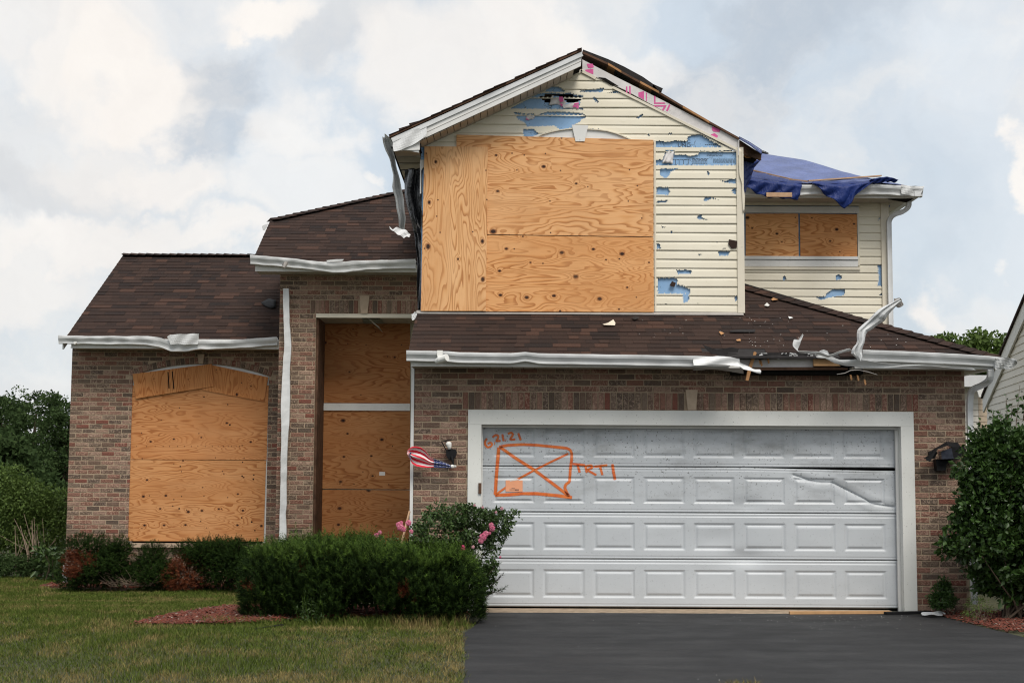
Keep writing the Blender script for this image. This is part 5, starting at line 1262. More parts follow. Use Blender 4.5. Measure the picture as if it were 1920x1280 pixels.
sheet('strap', [P(*q, 19.2) for q in ((1426,281),(1436,284),(1441,287))], [P(*q, 19.2) for q in ((1426,287),(1436,289),(1441,289))], 6, 2, 'black_plastic', tarp_o, None, .006)
GB = 'wooden battens holding the blue tarp down'
def batten(a, b2, label, Yoff=-.0):
    A = PP(*a, *wpl)+Vector((0, -.02, .02)); B = PP(*b2, *wpl)+Vector((0, -.02, .02)); o = MB().beam(A, B, .045, .018).mk('batten', 'batten_wood'); tag(o, label, 'batten', GB)
batten((1411, 322.5), (1482, 339), 'left wooden batten sloping down across the blue tarp')
batten((1480, 339.5), (1513, 343.5), 'short wooden batten in the middle of the tarp edge above the gutter'); batten((1515, 342.5), (1651, 333), 'right wooden batten slanting up across the blue tarp')
a, b2 = P(1437, 369, fy-.07), P(1485, 361, fy-.07); tag(MB().box((a.x, fy-.075, a.z), (b2.x, fy-.055, b2.z)).mk('batten', 'batten_wood'), 'short wooden block wrapped in the left tarp flap at the gutter', 'batten', GB)

# ------------------------------------------------------------------ small fixtures
# floodlight on gutter
fl = empty('floodlight', P(825, 680, 16.1), 'small white floodlight clamped to the garage gutter near its left end', 'floodlight')
q = P(825, 662, 16.12); MB().box((q.x-.032, 16.09, q.z-.035), (q.x+.032, 16.16, q.z+.03)).mk('bracket', 'white_plastic', fl)
q = P(823, 668, 16.08); MB().tube([q, q+Vector((.0, -.01, -.03))], .018, 8).mk('swivel', 'white_plastic', fl)
MB().tube([P(820, 677, 16.05), P(826, 674, 16.0), P(838, 670, 15.95)], [.035, .04, .042], 12).mk('lamp_head', 'white_plastic', fl)
# broken lamp left of the door
lm = empty('wall_lamp', P(845, 872, YG-.05), 'broken black wall lamp with a bare white bulb on the brick beside the flag', 'wall lamp')
C72 = C(760, 680, 4.571)
c1_ = lambda x, y, Y: P(*C72([(x, y)])[0], Y)
mb = MB(); V = []
MB().prism(px_poly(C72([(350,745),(375,738),(430,740),(442,765),(432,800),(405,830),(372,828),(350,790)]), YG-.06), YG-.09, YG-.005).mk('back_plate', 'black_metal', lm)
MB().tube([c1_(398, 800, YG-.10), c1_(405, 830, YG-.11), c1_(415, 882, YG-.12)], [.018, .016, .008], 8).mk('arm', 'black_metal', lm)
MB().tube([c1_(350, 750, YG-.08), c1_(312, 675, YG-.10)], .006, 6).mk('cage_bar', 'black_metal', lm); MB().tube([c1_(308, 675, YG-.10), c1_(405, 657, YG-.10)], .006, 6).mk('cage_bar', 'black_metal', lm)
b0, b1, b2, b3, b4 = c1_(380, 740, YG-.09), c1_(378, 722, YG-.09), c1_(374, 702, YG-.09), c1_(370, 685, YG-.09), c1_(368, 674, YG-.09)
o = MB().tube([b0, b1, b2, b3, b4], [.018, .024, .033, .034, .014], 14).mk('bulb', 'bulb_glass', lm); 
for p_ in o.data.polygons: p_.use_smooth = True
# crushed lamp right
C1b = C(1690, 680, 5.565)
rl = empty('wall_lamp', P(1765, 870, YG-.1), 'crushed black wall lantern on the brick right of the garage door', 'wall lamp')
c1_ = lambda x, y, Y: P(*C1b([(x, y)])[0], Y)
MB().slab([c1_(470, 822, YG-.10), c1_(590, 830, YG-.08), c1_(615, 870, YG-.08), c1_(560, 890, YG-.14), c1_(480, 860, YG-.2)], (0, .03, 0)).mk('roof_cap', 'black_metal', rl)
MB().slab([c1_(470, 824, YG-.16), c1_(490, 860, YG-.24), c1_(380, 900, YG-.24), c1_(300, 1030, YG-.22), c1_(255, 1010, YG-.2), c1_(330, 905, YG-.16)], (0, .02, 0)).mk('roof_cap', 'black_metal', rl)
MB().prism([tuple((q.x, q.z)) for q in (c1_(365, 925, YG), c1_(470, 890, YG), c1_(495, 1000, YG), c1_(370, 1005, YG))], YG-.19, YG-.08).mk('lens', 'lamp_glass', rl)
MB().prism([tuple((q.x, q.z)) for q in (c1_(480, 880, YG), c1_(610, 870, YG), c1_(620, 920, YG), c1_(560, 1010, YG), c1_(490, 1005, YG))], YG-.17, YG-.06).mk('housing', 'black_metal', rl)
MB().prism([tuple((q.x, q.z)) for q in (c1_(330, 1005, YG), c1_(500, 1005, YG), c1_(440, 1060, YG), c1_(435, 1120, YG), c1_(345, 1125, YG))], YG-.11, YG-.003).mk('back_plate', 'black_metal', rl)
MB().prism([tuple((q.x, q.z)) for q in (c1_(195, 1000, YG), c1_(245, 965, YG), c1_(240, 930, YG), c1_(310, 910, YG), c1_(330, 940, YG), c1_(300, 1000, YG), c1_(250, 1000, YG))], YG-.18, YG-.13).mk('bent_arm', 'black_metal', rl)
# flag
flag = empty('flag', P(848, 876, YG-.12), 'crumpled American flag blown against the left corner of the garage wall', 'flag')
top = C72([(14,775),(22,745),(60,718),(95,716),(135,724),(172,752),(200,790),(222,812),(255,825),(300,838),(345,856),(388,878)])
bot = C72([(18,785),(24,800),(42,830),(60,862),(95,884),(140,892),(190,896),(225,894),(252,893),(300,897),(345,897),(390,900)])
sheet('cloth', [P(*q, YG-.16) for q in top], [P(*q, YG-.14) for q in bot], 60, 24, 'flag_cloth', flag, lambda u_, v_: (0, -.03*math.sin(v_*12+u_*4)*(1-u_*.6)-.02*math.sin(u_*9), .004*math.sin(v_*12)), .002, uv=True)
sheet('cloth_fold', [P(*q, YG-.20) for q in C72([(20,745),(38,765),(50,770)])], [P(*q, YG-.19) for q in C72([(16,780),(28,800),(45,835)])], 10, 6, 'flag_cloth', flag, foldn(.01, 6), .002, uv=True)
c1_ = lambda x, y, Y: P(*C72([(x, y)])[0], Y)
MB().tube([c1_(388, 888, YG-.14), c1_(402, 886, YG-.13), c1_(428, 888, YG-.06)], [.012, .022, .016], 8).mk('pole_clip', 'white_plastic', flag)
# loose stake in front of the entry board
tag(MB().beam(P(768, 958, 16.5), P(750, 1030, 16.3), .018, .018).mk('wooden_stake', 'batten_wood'), 'thin wooden stake leaning at the garage corner behind the roses', 'stake')

# debris on the garage roof and driveway
def scrap(name, pts, mat, label, cat, Yc=None, up=.02, th=.003, plane=gpl):
    P3 = [PP(a, b_, *plane)+Vector((0, 0, up+.02*rnd.random())) for a, b_ in pts]
    tag(MB().slab(P3, (0, 0, th)).mk(name, mat), label, cat, 'storm debris')
scrap('siding_scrap', [(1130,612),(1140,609),(1150,605),(1154,609),(1153,614),(1133,615)], 'cream_trim', 'cream scrap of siding lying mid-height on the garage roof', 'debris')
scrap('paper_scrap', [(1433,576),(1438,571),(1443,577),(1440,580)], 'white_plastic', 'white scrap at the top of the garage roof beside the corner post', 'debris')
scrap('wood_chip', [(1446,565),(1450,563),(1459,565),(1456,568),(1448,568)], 'raw_wood', 'brown wood chip above the white scrap near the roof hip', 'debris')
scrap('wood_chip', [(1348,627),(1354,626),(1358,630),(1352,631)], 'raw_wood', 'light wood chip lying low on the garage shingles left of the damage', 'debris')
scrap('wood_chip', [(1380,642),(1388,641),(1389,643.5),(1382,644)], 'raw_wood', 'thin orange wood sliver just above the broken eave', 'debris')
scrap('paper_scrap', [(1478,599),(1484,598),(1487,601),(1480,602)], 'white_plastic', 'small white scrap in the middle of the right garage shingles', 'debris')
scrap('felt_scrap', [(1368,624),(1390,621),(1417,623),(1415,626),(1370,627)], 'tar_paper', 'flat dark felt strip lying across the garage shingles', 'debris')
scrap('felt_scrap', [(1183,600),(1192,598),(1200,601),(1190,604)], 'tar_paper', 'black felt crumb on the shingles under the plywood sheet', 'debris')
sc2 = MB()
for i in range(60):
    q = PP(rnd.uniform(1400, 1470) if i < 25 else rnd.uniform(1180, 1780), rnd.uniform(598, 655), *gpl)
    if q.x > gE1.x-(q.y-16.28)-.1: continue
    q = q+Vector((0, 0, .018)); r_ = rnd.uniform(.003, .007); sc2.add([q+Vector((-r_, 0, 0)), q+Vector((r_, -r_, 0)), q+Vector((0, r_, 0)), q+Vector((0, 0, r_))], [(0,1,3),(1,2,3),(2,0,3),(0,2,1)])
tag(sc2.mk('foam_crumbs', 'white_plastic'), 'tiny white crumbs scattered over the garage shingles', 'debris', kind='stuff')
sheet('corner_scrap', [P(*q, 16.9) for q in ((771,590),(777,585),(782,585))], [P(*q, 16.9) for q in ((773,600),(777,599),(781,592))], 6, 4, 'metal_scrap', house, foldn(.01, 7), .003)
sheet('lifted_shingle', [PP(*q, *lpl)+Vector((0, 0, .04)) for q in ((489,572),(503,564),(517,567))], [PP(*q, *lpl)+Vector((0, 0, .03)) for q in ((497,577),(508,581),(517,580))], 6, 3, 'black_metal', house, None, .006)
# long timber and bent strip on the driveway before the door
q0, q1 = PG(1480, 1148, .03), PG(1668, 1147, .03)
tag(MB().beam(q0, q1, .05, .03).mk('timber_strip', 'fresh_wood'), 'long thin timber strip lying on the driveway before the right part of the door', 'timber')
q0, q1 = PG(1660, 1149, .03), PG(1745, 1147, .03)
st_ = empty('rubber_strip', q0, 'black rubber strip with a torn silver end lying by the right door jamb', 'rubber strip')
MB().beam(q0, q1, .07, .03).mk('rubber', 'black_metal', st_)
sheet('silver_end', [PG(1728, 1148, .05), PG(1750, 1146, .07), PG(1765, 1144, .06), PG(1770, 1148, .05)], [PG(1728, 1152, .03), PG(1748, 1152, .05), PG(1766, 1153, .03), PG(1774, 1151, .03)], 12, 4, 'gutter_metal', st_, foldn(.012, 9), .002)
sc2 = MB()
for i in range(85):
    px, py = (rnd.gauss(1580, 90), abs(rnd.gauss(0, 12))+1154) if i < 70 else (rnd.uniform(900, 1880), rnd.uniform(1150, 1275))
    q = PG(px, py, .016)
    if not (edge_left(q.y)+.05 < q.x < edge_right(q.y)-.05): continue
    r_ = rnd.uniform(.0022, .005); sc2.add([q+Vector((-r_, 0, 0)), q+Vector((r_, -r_, 0)), q+Vector((0, r_, 0)), q+Vector((0, 0, r_*.8))], [(0,1,3),(1,2,3),(2,0,3),(0,2,1)])
tag(sc2.mk('driveway_crumbs', 'white_plastic'), 'small white crumbs scattered on the asphalt driveway', 'debris', kind='stuff')

# ------------------------------------------------------------------ neighbour's house
nh = empty('neighbour_house', (8.0, 22, 0), 'neighbouring cream-sided house with a steep white rake at the right edge', 'house')
ND = Vector((.17, 1, 0)).normalized(); A0 = Vector((8.42, 25.2, 0)); npl = (A0, Vector((ND.y, -ND.x, 0)))
def NPt(px, py): return PP(px, py, *npl)
def Nat(s_, z): return A0-ND*s_+Vector((0, 0, z))
r0 = NPt(1881, 672); r1 = NPt(1920, 582)
s0 = (A0-Vector((r0.x, r0.y, 0))).dot(ND); s1 = (A0-Vector((r1.x, r1.y, 0))).dot(ND); sN = (r1.z-r0.z)/(s1-s0)
mid = 4.2; nrmN = Vector((-ND.y, ND.x, 0))
mb = MB(); z = -.3; k = 0
def rz(s_): return r0.z-.16+sN*(min(s_, 2*mid-s_)-s0)
while z < 6.5:
    if z < rz(.2): sa, sb = .05, 2*mid
    else: sa = (z-(r0.z-.16))/sN+s0; sb = 2*mid-sa
    if sb-sa < .1: break
    a, b_ = Nat(sa, z), Nat(sb, z); o1 = nrmN*.016; o2 = nrmN*.003
    sa2 = max(sa, ((z+.114)-(r0.z-.16))/sN+s0); c_, d_ = Nat(max(sa2, sa), z+.1145), Nat(2*mid-max(sa2, 0), z+.1145) if sa2 > .05 else Nat(sb, z+.1145)
    MB().add([a+o1, b_+o1, d_+o2, c_+o2, a-nrmN*.02, b_-nrmN*.02], [(0, 1, 2, 3), (4, 5, 1, 0)]).mk('siding_board', 'neighbour_siding', nh)
    z += .1145
mb = MB(); V = [Nat(.0, -.3), Nat(2*mid, -.3), Nat(2*mid, rz(.05)), Nat(mid, rz(mid)), Nat(0.05, rz(.05))]
MB().slab(V, -nrmN*.1).mk('wall', 'neighbour_siding', nh)
def rkb(w0, w1, off0, off1, name, mat):
    a, b_ = Nat(-.15, rz(-.15)+.16), Nat(mid, rz(mid)+.16); up = Vector((0, 0, 1))
    return MB().slab([a+up*w0+nrmN*off0, b_+up*w0+nrmN*off0, b_+up*w1+nrmN*off0, a+up*w1+nrmN*off0], nrmN*(off1-off0)).mk(name, mat, nh)
rkb(-.23, .02, .02, .05, 'rake_board', 'white_trim'); rkb(.022, .04, .0, .08, 'roof_edge', 'shingle')
a, b_ = Nat(-.15, rz(-.15)+.22), Nat(mid, rz(mid)+.22); MB().slab([a+nrmN*.07, b_+nrmN*.07, b_-nrmN*5, a-nrmN*5], (0, 0, .03)).mk('roof', 'shingle', nh)
a, b_ = Nat(2*mid+.15, rz(-.15)+.22), Nat(mid, rz(mid)+.22); MB().slab([a+nrmN*.07, b_+nrmN*.07, b_-nrmN*5, a-nrmN*5], (0, 0, .03)).mk('roof', 'shingle', nh)
# rear part seen under the garage eave
YN = 27.5; x0, x1, xt = P(1790, 760, YN).x, P(1834, 760, YN).x, P(1862, 760, YN).x; zt = P(1830, 727, YN).z
z = -.6
while z < zt:
    MB().add([(x0, YN-.015, z), (x1, YN-.015, z), (x1, YN-.002, z+.114), (x0, YN-.002, z+.114), (x1, YN+.01, z), (x0, YN+.01, z)], [(0, 1, 2, 3), (5, 4, 1, 0)]).mk('siding_board', 'neighbour_siding', nh)
    MB().add([(x1+.005, YN-.015, z), (xt, YN+.3, z), (xt, YN+.31, z+.114), (x1+.005, YN-.002, z+.114), (xt, YN+.33, z), (x1+.005, YN+.01, z)], [(0, 1, 2, 3), (5, 4, 1, 0)]).mk('siding_board', 'tan_siding', nh)
    z += .1145
MB().box((x0, YN+.4, -.6), (xt+1, YN+.5, zt+.2)).mk('wall', 'tan_siding', nh)
MB().box((x0, YN-.4, zt), (P(1851, 720, YN).x, YN+.2, zt+.22)).mk('gutter', 'gutter_metal', nh)
MB().prism(px_poly([(1833,733),(1850,718),(1856,742),(1836,744)], YN-.5), YN-.5, YN-.45).mk('eave_return', 'white_trim', nh)

# ------------------------------------------------------------------ vegetation
def leaves(name, C_, size, mat, parent=None, jitter=.35, aspect=.5, out=None, outw=0.0, curl=.15, seed=1):
    """diamond-shaped leaves with a folded midrib at the given points"""
    r_ = np.random.RandomState(seed); C_ = np.asarray(C_, float); n = len(C_)
    D = r_.normal(size=(n, 3)); 
    if out is not None: D = D*(1-outw)+np.asarray(out)*outw*1.6
    D /= np.linalg.norm(D, axis=1)[:, None]; Q = r_.normal(size=(n, 3)); S = np.cross(D, Q); S /= np.linalg.norm(S, axis=1)[:, None]; N_ = np.cross(D, S)
    s_ = size*(1+jitter*r_.uniform(-1, 1, n))[:, None]
    a = C_; b1 = C_+D*s_*.45+S*s_*aspect*.5+N_*s_*curl; c_ = C_+D*s_; b2 = C_+D*s_*.45-S*s_*aspect*.5+N_*s_*curl
    V = np.stack([a, b1, c_, b2], 1).reshape(-1, 3); i = np.arange(n)[:, None]*4
    Fs = np.concatenate([i+np.array([[0, 1, 2]]), i+np.array([[0, 2, 3]])], 0)
    return mk(name, V, Fs, mat, parent)
def clumps(centers, radii, per, r_, flat=.75):
    out_ = []
    for c_, rr_ in zip(centers, radii):
        q = r_.normal(size=(per, 3)); q /= np.linalg.norm(q, axis=1)[:, None]; q *= (r_.uniform(.35, 1, (per, 1))**.5)*rr_; q[:, 2] *= flat; out_.append(q+np.array(c_))
    return np.concatenate(out_)
def shoots(name, base, dirs, length, mat, parent, seed=1, pairs=6, nl=.028):
    """upright yew shoots: a stem with needles either side"""
    r_ = np.random.RandomState(seed); base = np.asarray(base); n = len(base); D = np.asarray(dirs); D = D/np.linalg.norm(D, axis=1)[:, None]
    L = length*(1+.4*r_.uniform(-1, 1, n)); Vs = []; 
    Q = r_.normal(size=(n, 3)); S = np.cross(D, Q); S /= np.linalg.norm(S, axis=1)[:, None]; T = np.cross(D, S)
    allV = []
    for k in range(pairs*2):
        t_ = (k//2+.6)/pairs; ang = k*2.4; side = S*math.cos(ang)+T*math.sin(ang)
        p = base+D*(L*t_)[:, None]; tip = p+side*nl+D*nl*.8; wv = np.cross(side, D)*.0045
        allV.append(np.stack([p-wv, p+wv, tip], 1))
    V = np.concatenate([a[:, None] for a in allV], 1).reshape(-1, 3); Fs = np.arange(len(V)).reshape(-1, 3)
    return mk(name, V, Fs, mat, parent)

# yew hedge in front
def hedge():
    hg = empty('yew_hedge', (-1.6, 15.6, 0), 'long dark clipped yew hedge with brown patches in front of the entry', 'hedge')
    r_ = np.random.RandomState(5)
    xL, xR = -2.86, -.33
    def front(x): return 14.86+.25*((x+1.3)/1.5)**2*(x < -1.3)+.05*np.sin(x*7)
    def topz(x, y): return .75+.05*np.sin(x*3.1+1)+.035*np.sin(x*9+y*5)+.02*np.sin(x*23+y*11)-.12*np.clip((x+.75)/.45, 0, 1)**2+.05*np.clip((-2.2-x), 0, 1)
    # volume points with outward directions
    N = 26000; x = r_.uniform(xL, xR, N); y = r_.uniform(0, 1.25, N); z = r_.uniform(.03, 1, N)
    ends = np.minimum((x-xL), (xR-x)); sh = np.clip(ends/.17, 0, 1)**.5
    bulge = .75+.25*np.sin(np.clip(z, 0, 1)*math.pi*.9)
    fy_ = front(x)+(1-bulge)*.45+(1-sh)*.35; Yp = fy_+y*sh; zz = z*topz(x, Yp)*(.55+.45*sh)
    depth = np.minimum(Yp-fy_, topz(x, Yp)*(.55+.45*sh)-zz)
    keep = r_.uniform(size=N) < np.exp(-np.clip(depth, 0, 9)/.22)+.12
    lump = np.array([nz(a*3.3, b_*3.3, c_*4) for a, b_, c_ in zip(x, Yp, zz)]); keep &= lump > -.42
    gap = ((x+1.55)**2/.06+(zz-.10)**2/.006 < 1) | ((x+1.25)**2/.03+(zz-.08)**2/.004 < 1); keep &= ~gap
    B = np.stack([x, Yp, zz+gz(x, Yp)+.02], 1)[keep]; fz = (Yp-fy_)[keep]
    Dr = np.stack([r_.normal(0, .35, len(B))+1.2*(np.clip((.25-(xR-B[:, 0]))/.25, 0, 1)-np.clip((.25-(B[:, 0]-xL))/.25, 0, 1)), -.75*np.exp(-fz/.12)+r_.normal(0, .3, len(B)), .95+r_.normal(0, .25, len(B))], 1)
    nlum = np.array([nz(a*2.0+9, b_*2, c_*2) for a, b_, c_ in B])
    dead = (nlum > .62)
    spots = [(P(569, 1070, 15.2), .045), (P(758, 1110, 15.0), .075), (P(752, 1158, 15.0), .06), (P(778, 1127, 15.0), .035), (P(475, 1100, 15.4), .06)]
    dead = np.zeros(len(B), bool)
    for c_, rad in spots: dead |= np.linalg.norm((B-np.array(c_))*np.array([1, .3, 1]), axis=1) < rad*1.1
    tip = (B[:, 2] > topz(B[:, 0], B[:, 1])*.86) & (r_.uniform(size=len(B)) < .7) | (r_.uniform(size=len(B)) < .06)
    shoots('foliage', B[~dead & ~tip], Dr[~dead & ~tip], .095, 'yew', hg, 1)
    sg = (B[:, 2] > topz(B[:, 0], B[:, 1])*.8) & (r_.uniform(size=len(B)) < .10)
    shoots('tall_shoots', B[sg], Dr[sg]*np.array([.6, .5, 1.4]), .17, 'yew_tip', hg, 12, 9)
    shoots('new_growth', B[tip & ~dead], Dr[tip & ~dead], .09, 'yew_tip', hg, 2)
    shoots('brown_patch', B[dead], Dr[dead], .08, 'dead_yew', hg, 3)
    inner = []
    for _ in range(9000):
        a = r_.uniform(xL+.15, xR-.15); b_ = r_.uniform(.25, 1.0); c_ = r_.uniform(.12, .66); 
        if ((a+1.55)**2/.08+(c_-.10)**2/.008 < 1): continue
        inner.append((a, front(a)+b_, c_+gz(a, 15.5)))
    leaves('inner_foliage', inner, .07, 'yew', hg, seed=3)
    # sprigs reaching out at the right end
    mb = MB(); bs, ds = [], []
    for (a, b_) in (((900, 1115), (940, 1080)), ((885, 1140), (925, 1108)), ((905, 1085), (930, 1060)), ((895, 1120), (945, 1103))):
        p0, p1 = P(*a, 15.6), P(*b_, 15.6); mb.tube([p0, (p0+p1)/2+Vector((0, 0, -.01)), p1], [.004, .003, .002], 5)
        for k in range(12):
            bs.append(p0.lerp(p1, k/12)); ds.append((p1-p0).normalized()+Vector((rnd.uniform(-.5, .5), rnd.uniform(-.5, .5), rnd.uniform(-.3, .6))))
    for k in range(16):
        x = rnd.uniform(xL+.3, xR-.3); mb.tube([(x, 15.6, -.05), (x+rnd.uniform(-.1, .1), 15.5, .25), (x+rnd.uniform(-.25, .25), 15.4, .5)], [.02, .014, .006], 6)
    shoots('sprig', bs, [tuple(d) for d in ds], .06, 'yew', hg, 9)
    mb.mk('branches', 'bark', hg)
hedge()
# weeds before the hedge
wd = empty('weed_clump', (P(585, 1165, 15).x, 14.95, 0), 'leafy green weed clump growing at the foot of the hedge', 'plant')
mb = MB(); pts = []
for k in range(16):
    x = wd.location.x+rnd.uniform(-.13, .13); h = rnd.uniform(.18, .38); tx = x+rnd.uniform(-.06, .06); mb.tube([(x, 14.97, 0), ((x+tx)/2, 14.93, h*.5), (tx, 14.9, h)], [.003, .002, .001], 4)
    for j in range(14): s_ = rnd.uniform(.2, 1); pts.append((x+(tx-x)*s_+rnd.uniform(-.015, .015), 14.93+rnd.uniform(-.02, .02), h*s_))
mb.mk('stems', 'yew_tip', wd); leaves('leaves', pts, .04, 'rose_leaf', wd, aspect=.3, seed=8)

def shrub(name, label, cat, blobs_, mat, size, npts, stems=0, base=None, group=None, aspect=.5, dead=None, seed=1, outw=.3, cl=.10, per=26, stem_mat='bark', extra=None, density=1.0, sh=False):
    """blobs_: list of (x,y,z,rx,ry,rz)"""
    r_ = np.random.RandomState(seed); rt = empty(name, base, label, cat, group)
    cs = []; ou = []; vol = np.array([b_[3]*b_[4]*b_[5] for b_ in blobs_])**(2/3); vol = vol/vol.sum()
    for b_, f_ in zip(blobs_, vol):
        n = max(3, int(npts*f_)); q = r_.normal(size=(n, 3)); q /= np.linalg.norm(q, axis=1)[:, None]; rr_ = r_.uniform(.45, 1.03, (n, 1))**.6
        cs.append(np.array(b_[:3])+q*rr_*np.array(b_[3:])); ou.append(q)
    cs = np.concatenate(cs); ou = np.concatenate(ou); keep = cs[:, 2] > gz(cs[:, 0], cs[:, 1])+.03; cs = cs[keep]; ou = ou[keep]
    pts = clumps(cs, np.full(len(cs), cl)*r_.uniform(.6, 1.3, len(cs)), per, r_); oo = np.repeat(ou, per, 0)
    low = pts[:, 2] > gz(pts[:, 0], pts[:, 1])+.01; pts = pts[low]; oo = oo[low]
    if dead is not None:
        dm = np.zeros(len(pts), bool)
        for (c_, rad) in dead: dm |= np.linalg.norm((pts-np.array(c_))/np.array([1, 3, 1]), axis=1) < rad
        if dm.any():
            (shoots('dead_foliage', pts[dm], oo[dm]+np.array([0, -.2, .3]), .06, 'dead_yew', rt, seed+3, 5) if sh else leaves('dead_foliage', pts[dm], size, 'dead_yew', rt, aspect=aspect, seed=seed+3))
        pts = pts[~dm]; oo = oo[~dm]
    if sh: shoots('foliage', pts, oo+np.array([0, -.2, .5])+r_.normal(0, .3, oo.shape), .075, mat, rt, seed+1, 5)
    else: leaves('foliage', pts, size, mat, rt, aspect=aspect, out=oo, outw=outw, seed=seed+1)
    if stems:
        mb = MB(); b0 = Vector(base)
        for k in range(stems):
            tgt = Vector(cs[r_.randint(len(cs))]); s_ = b0+Vector((r_.uniform(-.12, .12), r_.uniform(-.08, .08), 0)); mid_ = s_.lerp(tgt, .5)+Vector((r_.uniform(-.1, .1), 0, r_.uniform(-.02, .1)))
            th = extra or .012; mb.tube([s_, s_.lerp(mid_, .6)+Vector((.02, 0, .02)), mid_, tgt], [th, th*.8, th*.6, th*.25], 6)
        mb.mk('branches', stem_mat, rt)
    return rt
def B(px, py, Y, rx, rz, ry=None):
    q = P(px, py, Y); s_ = Y/F; return (q.x, q.y, q.z, rx*s_, (ry or rx)*s_, rz*s_)
YS = 21.3; GS = 'low evergreen shrubs along the left brick wall'
def S(*a, **k): return shrub('evergreen_shrub', *a, group=GS, sh=True, cl=.17, **k)
S('low evergreen shrub with a rust-brown lower side at the left house corner', 'shrub', [B(160, 1030, YS, 32, 18), B(185, 1060, YS, 45, 25), B(150, 1080, YS, 28, 20)], 'yew', .05, 170, 8, (P(170, 1100, YS).x, YS, -.18), dead=[(P(148, 1055, YS), .22), (P(175, 1050, YS), .12)], seed=21, per=20)
S('narrow upright evergreen shrub second from the left house corner', 'shrub', [B(222, 1030, YS, 14, 16), B(212, 1065, YS, 24, 28)], 'yew', .05, 90, 10, (P(222, 1102, YS).x, YS, -.18), seed=22, per=20)
S('small green evergreen shrub standing before the brick under the window', 'shrub', [B(288, 1045, YS, 18, 16), B(285, 1075, YS, 34, 22)], 'yew', .05, 110, 8, (P(288, 1103, YS).x, YS, -.18), seed=23, per=20)
S('mostly dead reddish-brown shrub between two green ones under the window', 'shrub', [B(345, 1045, YS, 18, 16), B(352, 1080, YS, 38, 22)], 'yew', .05, 80, 8, (P(345, 1103, YS).x, YS, -.18), dead=[(P(350, 1075, YS), .30)], seed=24, per=18)
S('dark spreading evergreen shrub at the left end of the long hedge', 'shrub', [B(385, 1035, YS, 40, 14), B(425, 1055, YS, 45, 34), B(455, 1050, YS-.4, 30, 34)], 'yew', .05, 240, 10, (P(425, 1103, YS).x, YS, -.18), seed=25, per=22)
# bare twisted branches
br = MB(); r4 = random.Random(3)
for k in range(26):
    x = r4.uniform(205, 285); y = 1098; p = P(x, y, YS-.15); pts = [p]; d = Vector((r4.uniform(-1.2, 1.2), -.1, r4.uniform(.15, .9)))
    for j in range(5): p = p+d*r4.uniform(.06, .11); d = (d+Vector((r4.uniform(-.5, .5), 0, r4.uniform(-.35, .3)))); pts.append(p)
    br.tube(pts, [.009, .008, .006, .005, .003, .002], 5)
tag(br.mk('bare_branches', 'pale_stem'), 'tangle of bare twisted branches between the shrubs under the window', 'branches')
# left background vegetation
YM = 26.0
shrub('tall_shrub', 'light green shrub with bare pale stems left of the house', 'shrub', [B(45, 940, YM, 52, 34), B(15, 985, YM, 45, 50), B(75, 1000, YM, 50, 55), B(20, 900, YM, 30, 22), B(105, 960, YM, 28, 40)], 'light_leaf', .06, 700, 0, (P(50, 1100, YM).x, YM, -.3), seed=31, per=26, cl=.2)
shrub('tall_shrub', 'dark low shrub at the foot of the left house corner', 'shrub', [B(95, 1070, 24, 38, 38), B(20, 1075, 24, 45, 30)], 'tree_leaf', .06, 330, 0, (P(80, 1105, 24).x, 24, -.25), seed=32, per=26, cl=.14)
st = MB()
for (a, m_, c_, w_) in (((50,1105),(52,1040),(38,985),.014),((52,1106),(42,1060),(15,1040),.010),((65,1105),(62,1030),(60,975),.016),((70,1106),(72,1060),(62,1000),.016),((75,1100),(72,1050),(58,985),.01),((40,1110),(20,1095),(5,1085),.012),((30,1100),(30,1040),(28,985),.01)):
    st.tube([P(*a, 23.9), P(*m_, 24.1), P(*c_, 24.4)], [w_*.9, w_*.7, w_*.3], 6)
    for q_ in range(3): st.tube([P(a[0]+rnd.uniform(-25, 30), a[1], 24.0), P(m_[0]+rnd.uniform(-30, 30), m_[1]+rnd.uniform(-10, 25), 24.2), P(c_[0]+rnd.uniform(-40, 50), c_[1]+rnd.uniform(-20, 20), 24.6)], [w_*.6, w_*.5, w_*.2], 5)
tag(st.mk('dead_plant', 'pale_stem'), 'group of bare pale stems standing at the far left of the lawn', 'plant', kind='stuff')
st = MB(); 
shrub('green_plant', 'broad-leaved green plant beside the left downspout', 'plant', [B(95, 1050, 23.2, 20, 36), B(110, 1085, 23.2, 14, 18)], 'rose_leaf', .13, 26, 4, (P(98, 1105, 23.2).x, 23.2, -.22), seed=35, per=8, cl=.12, aspect=.35)

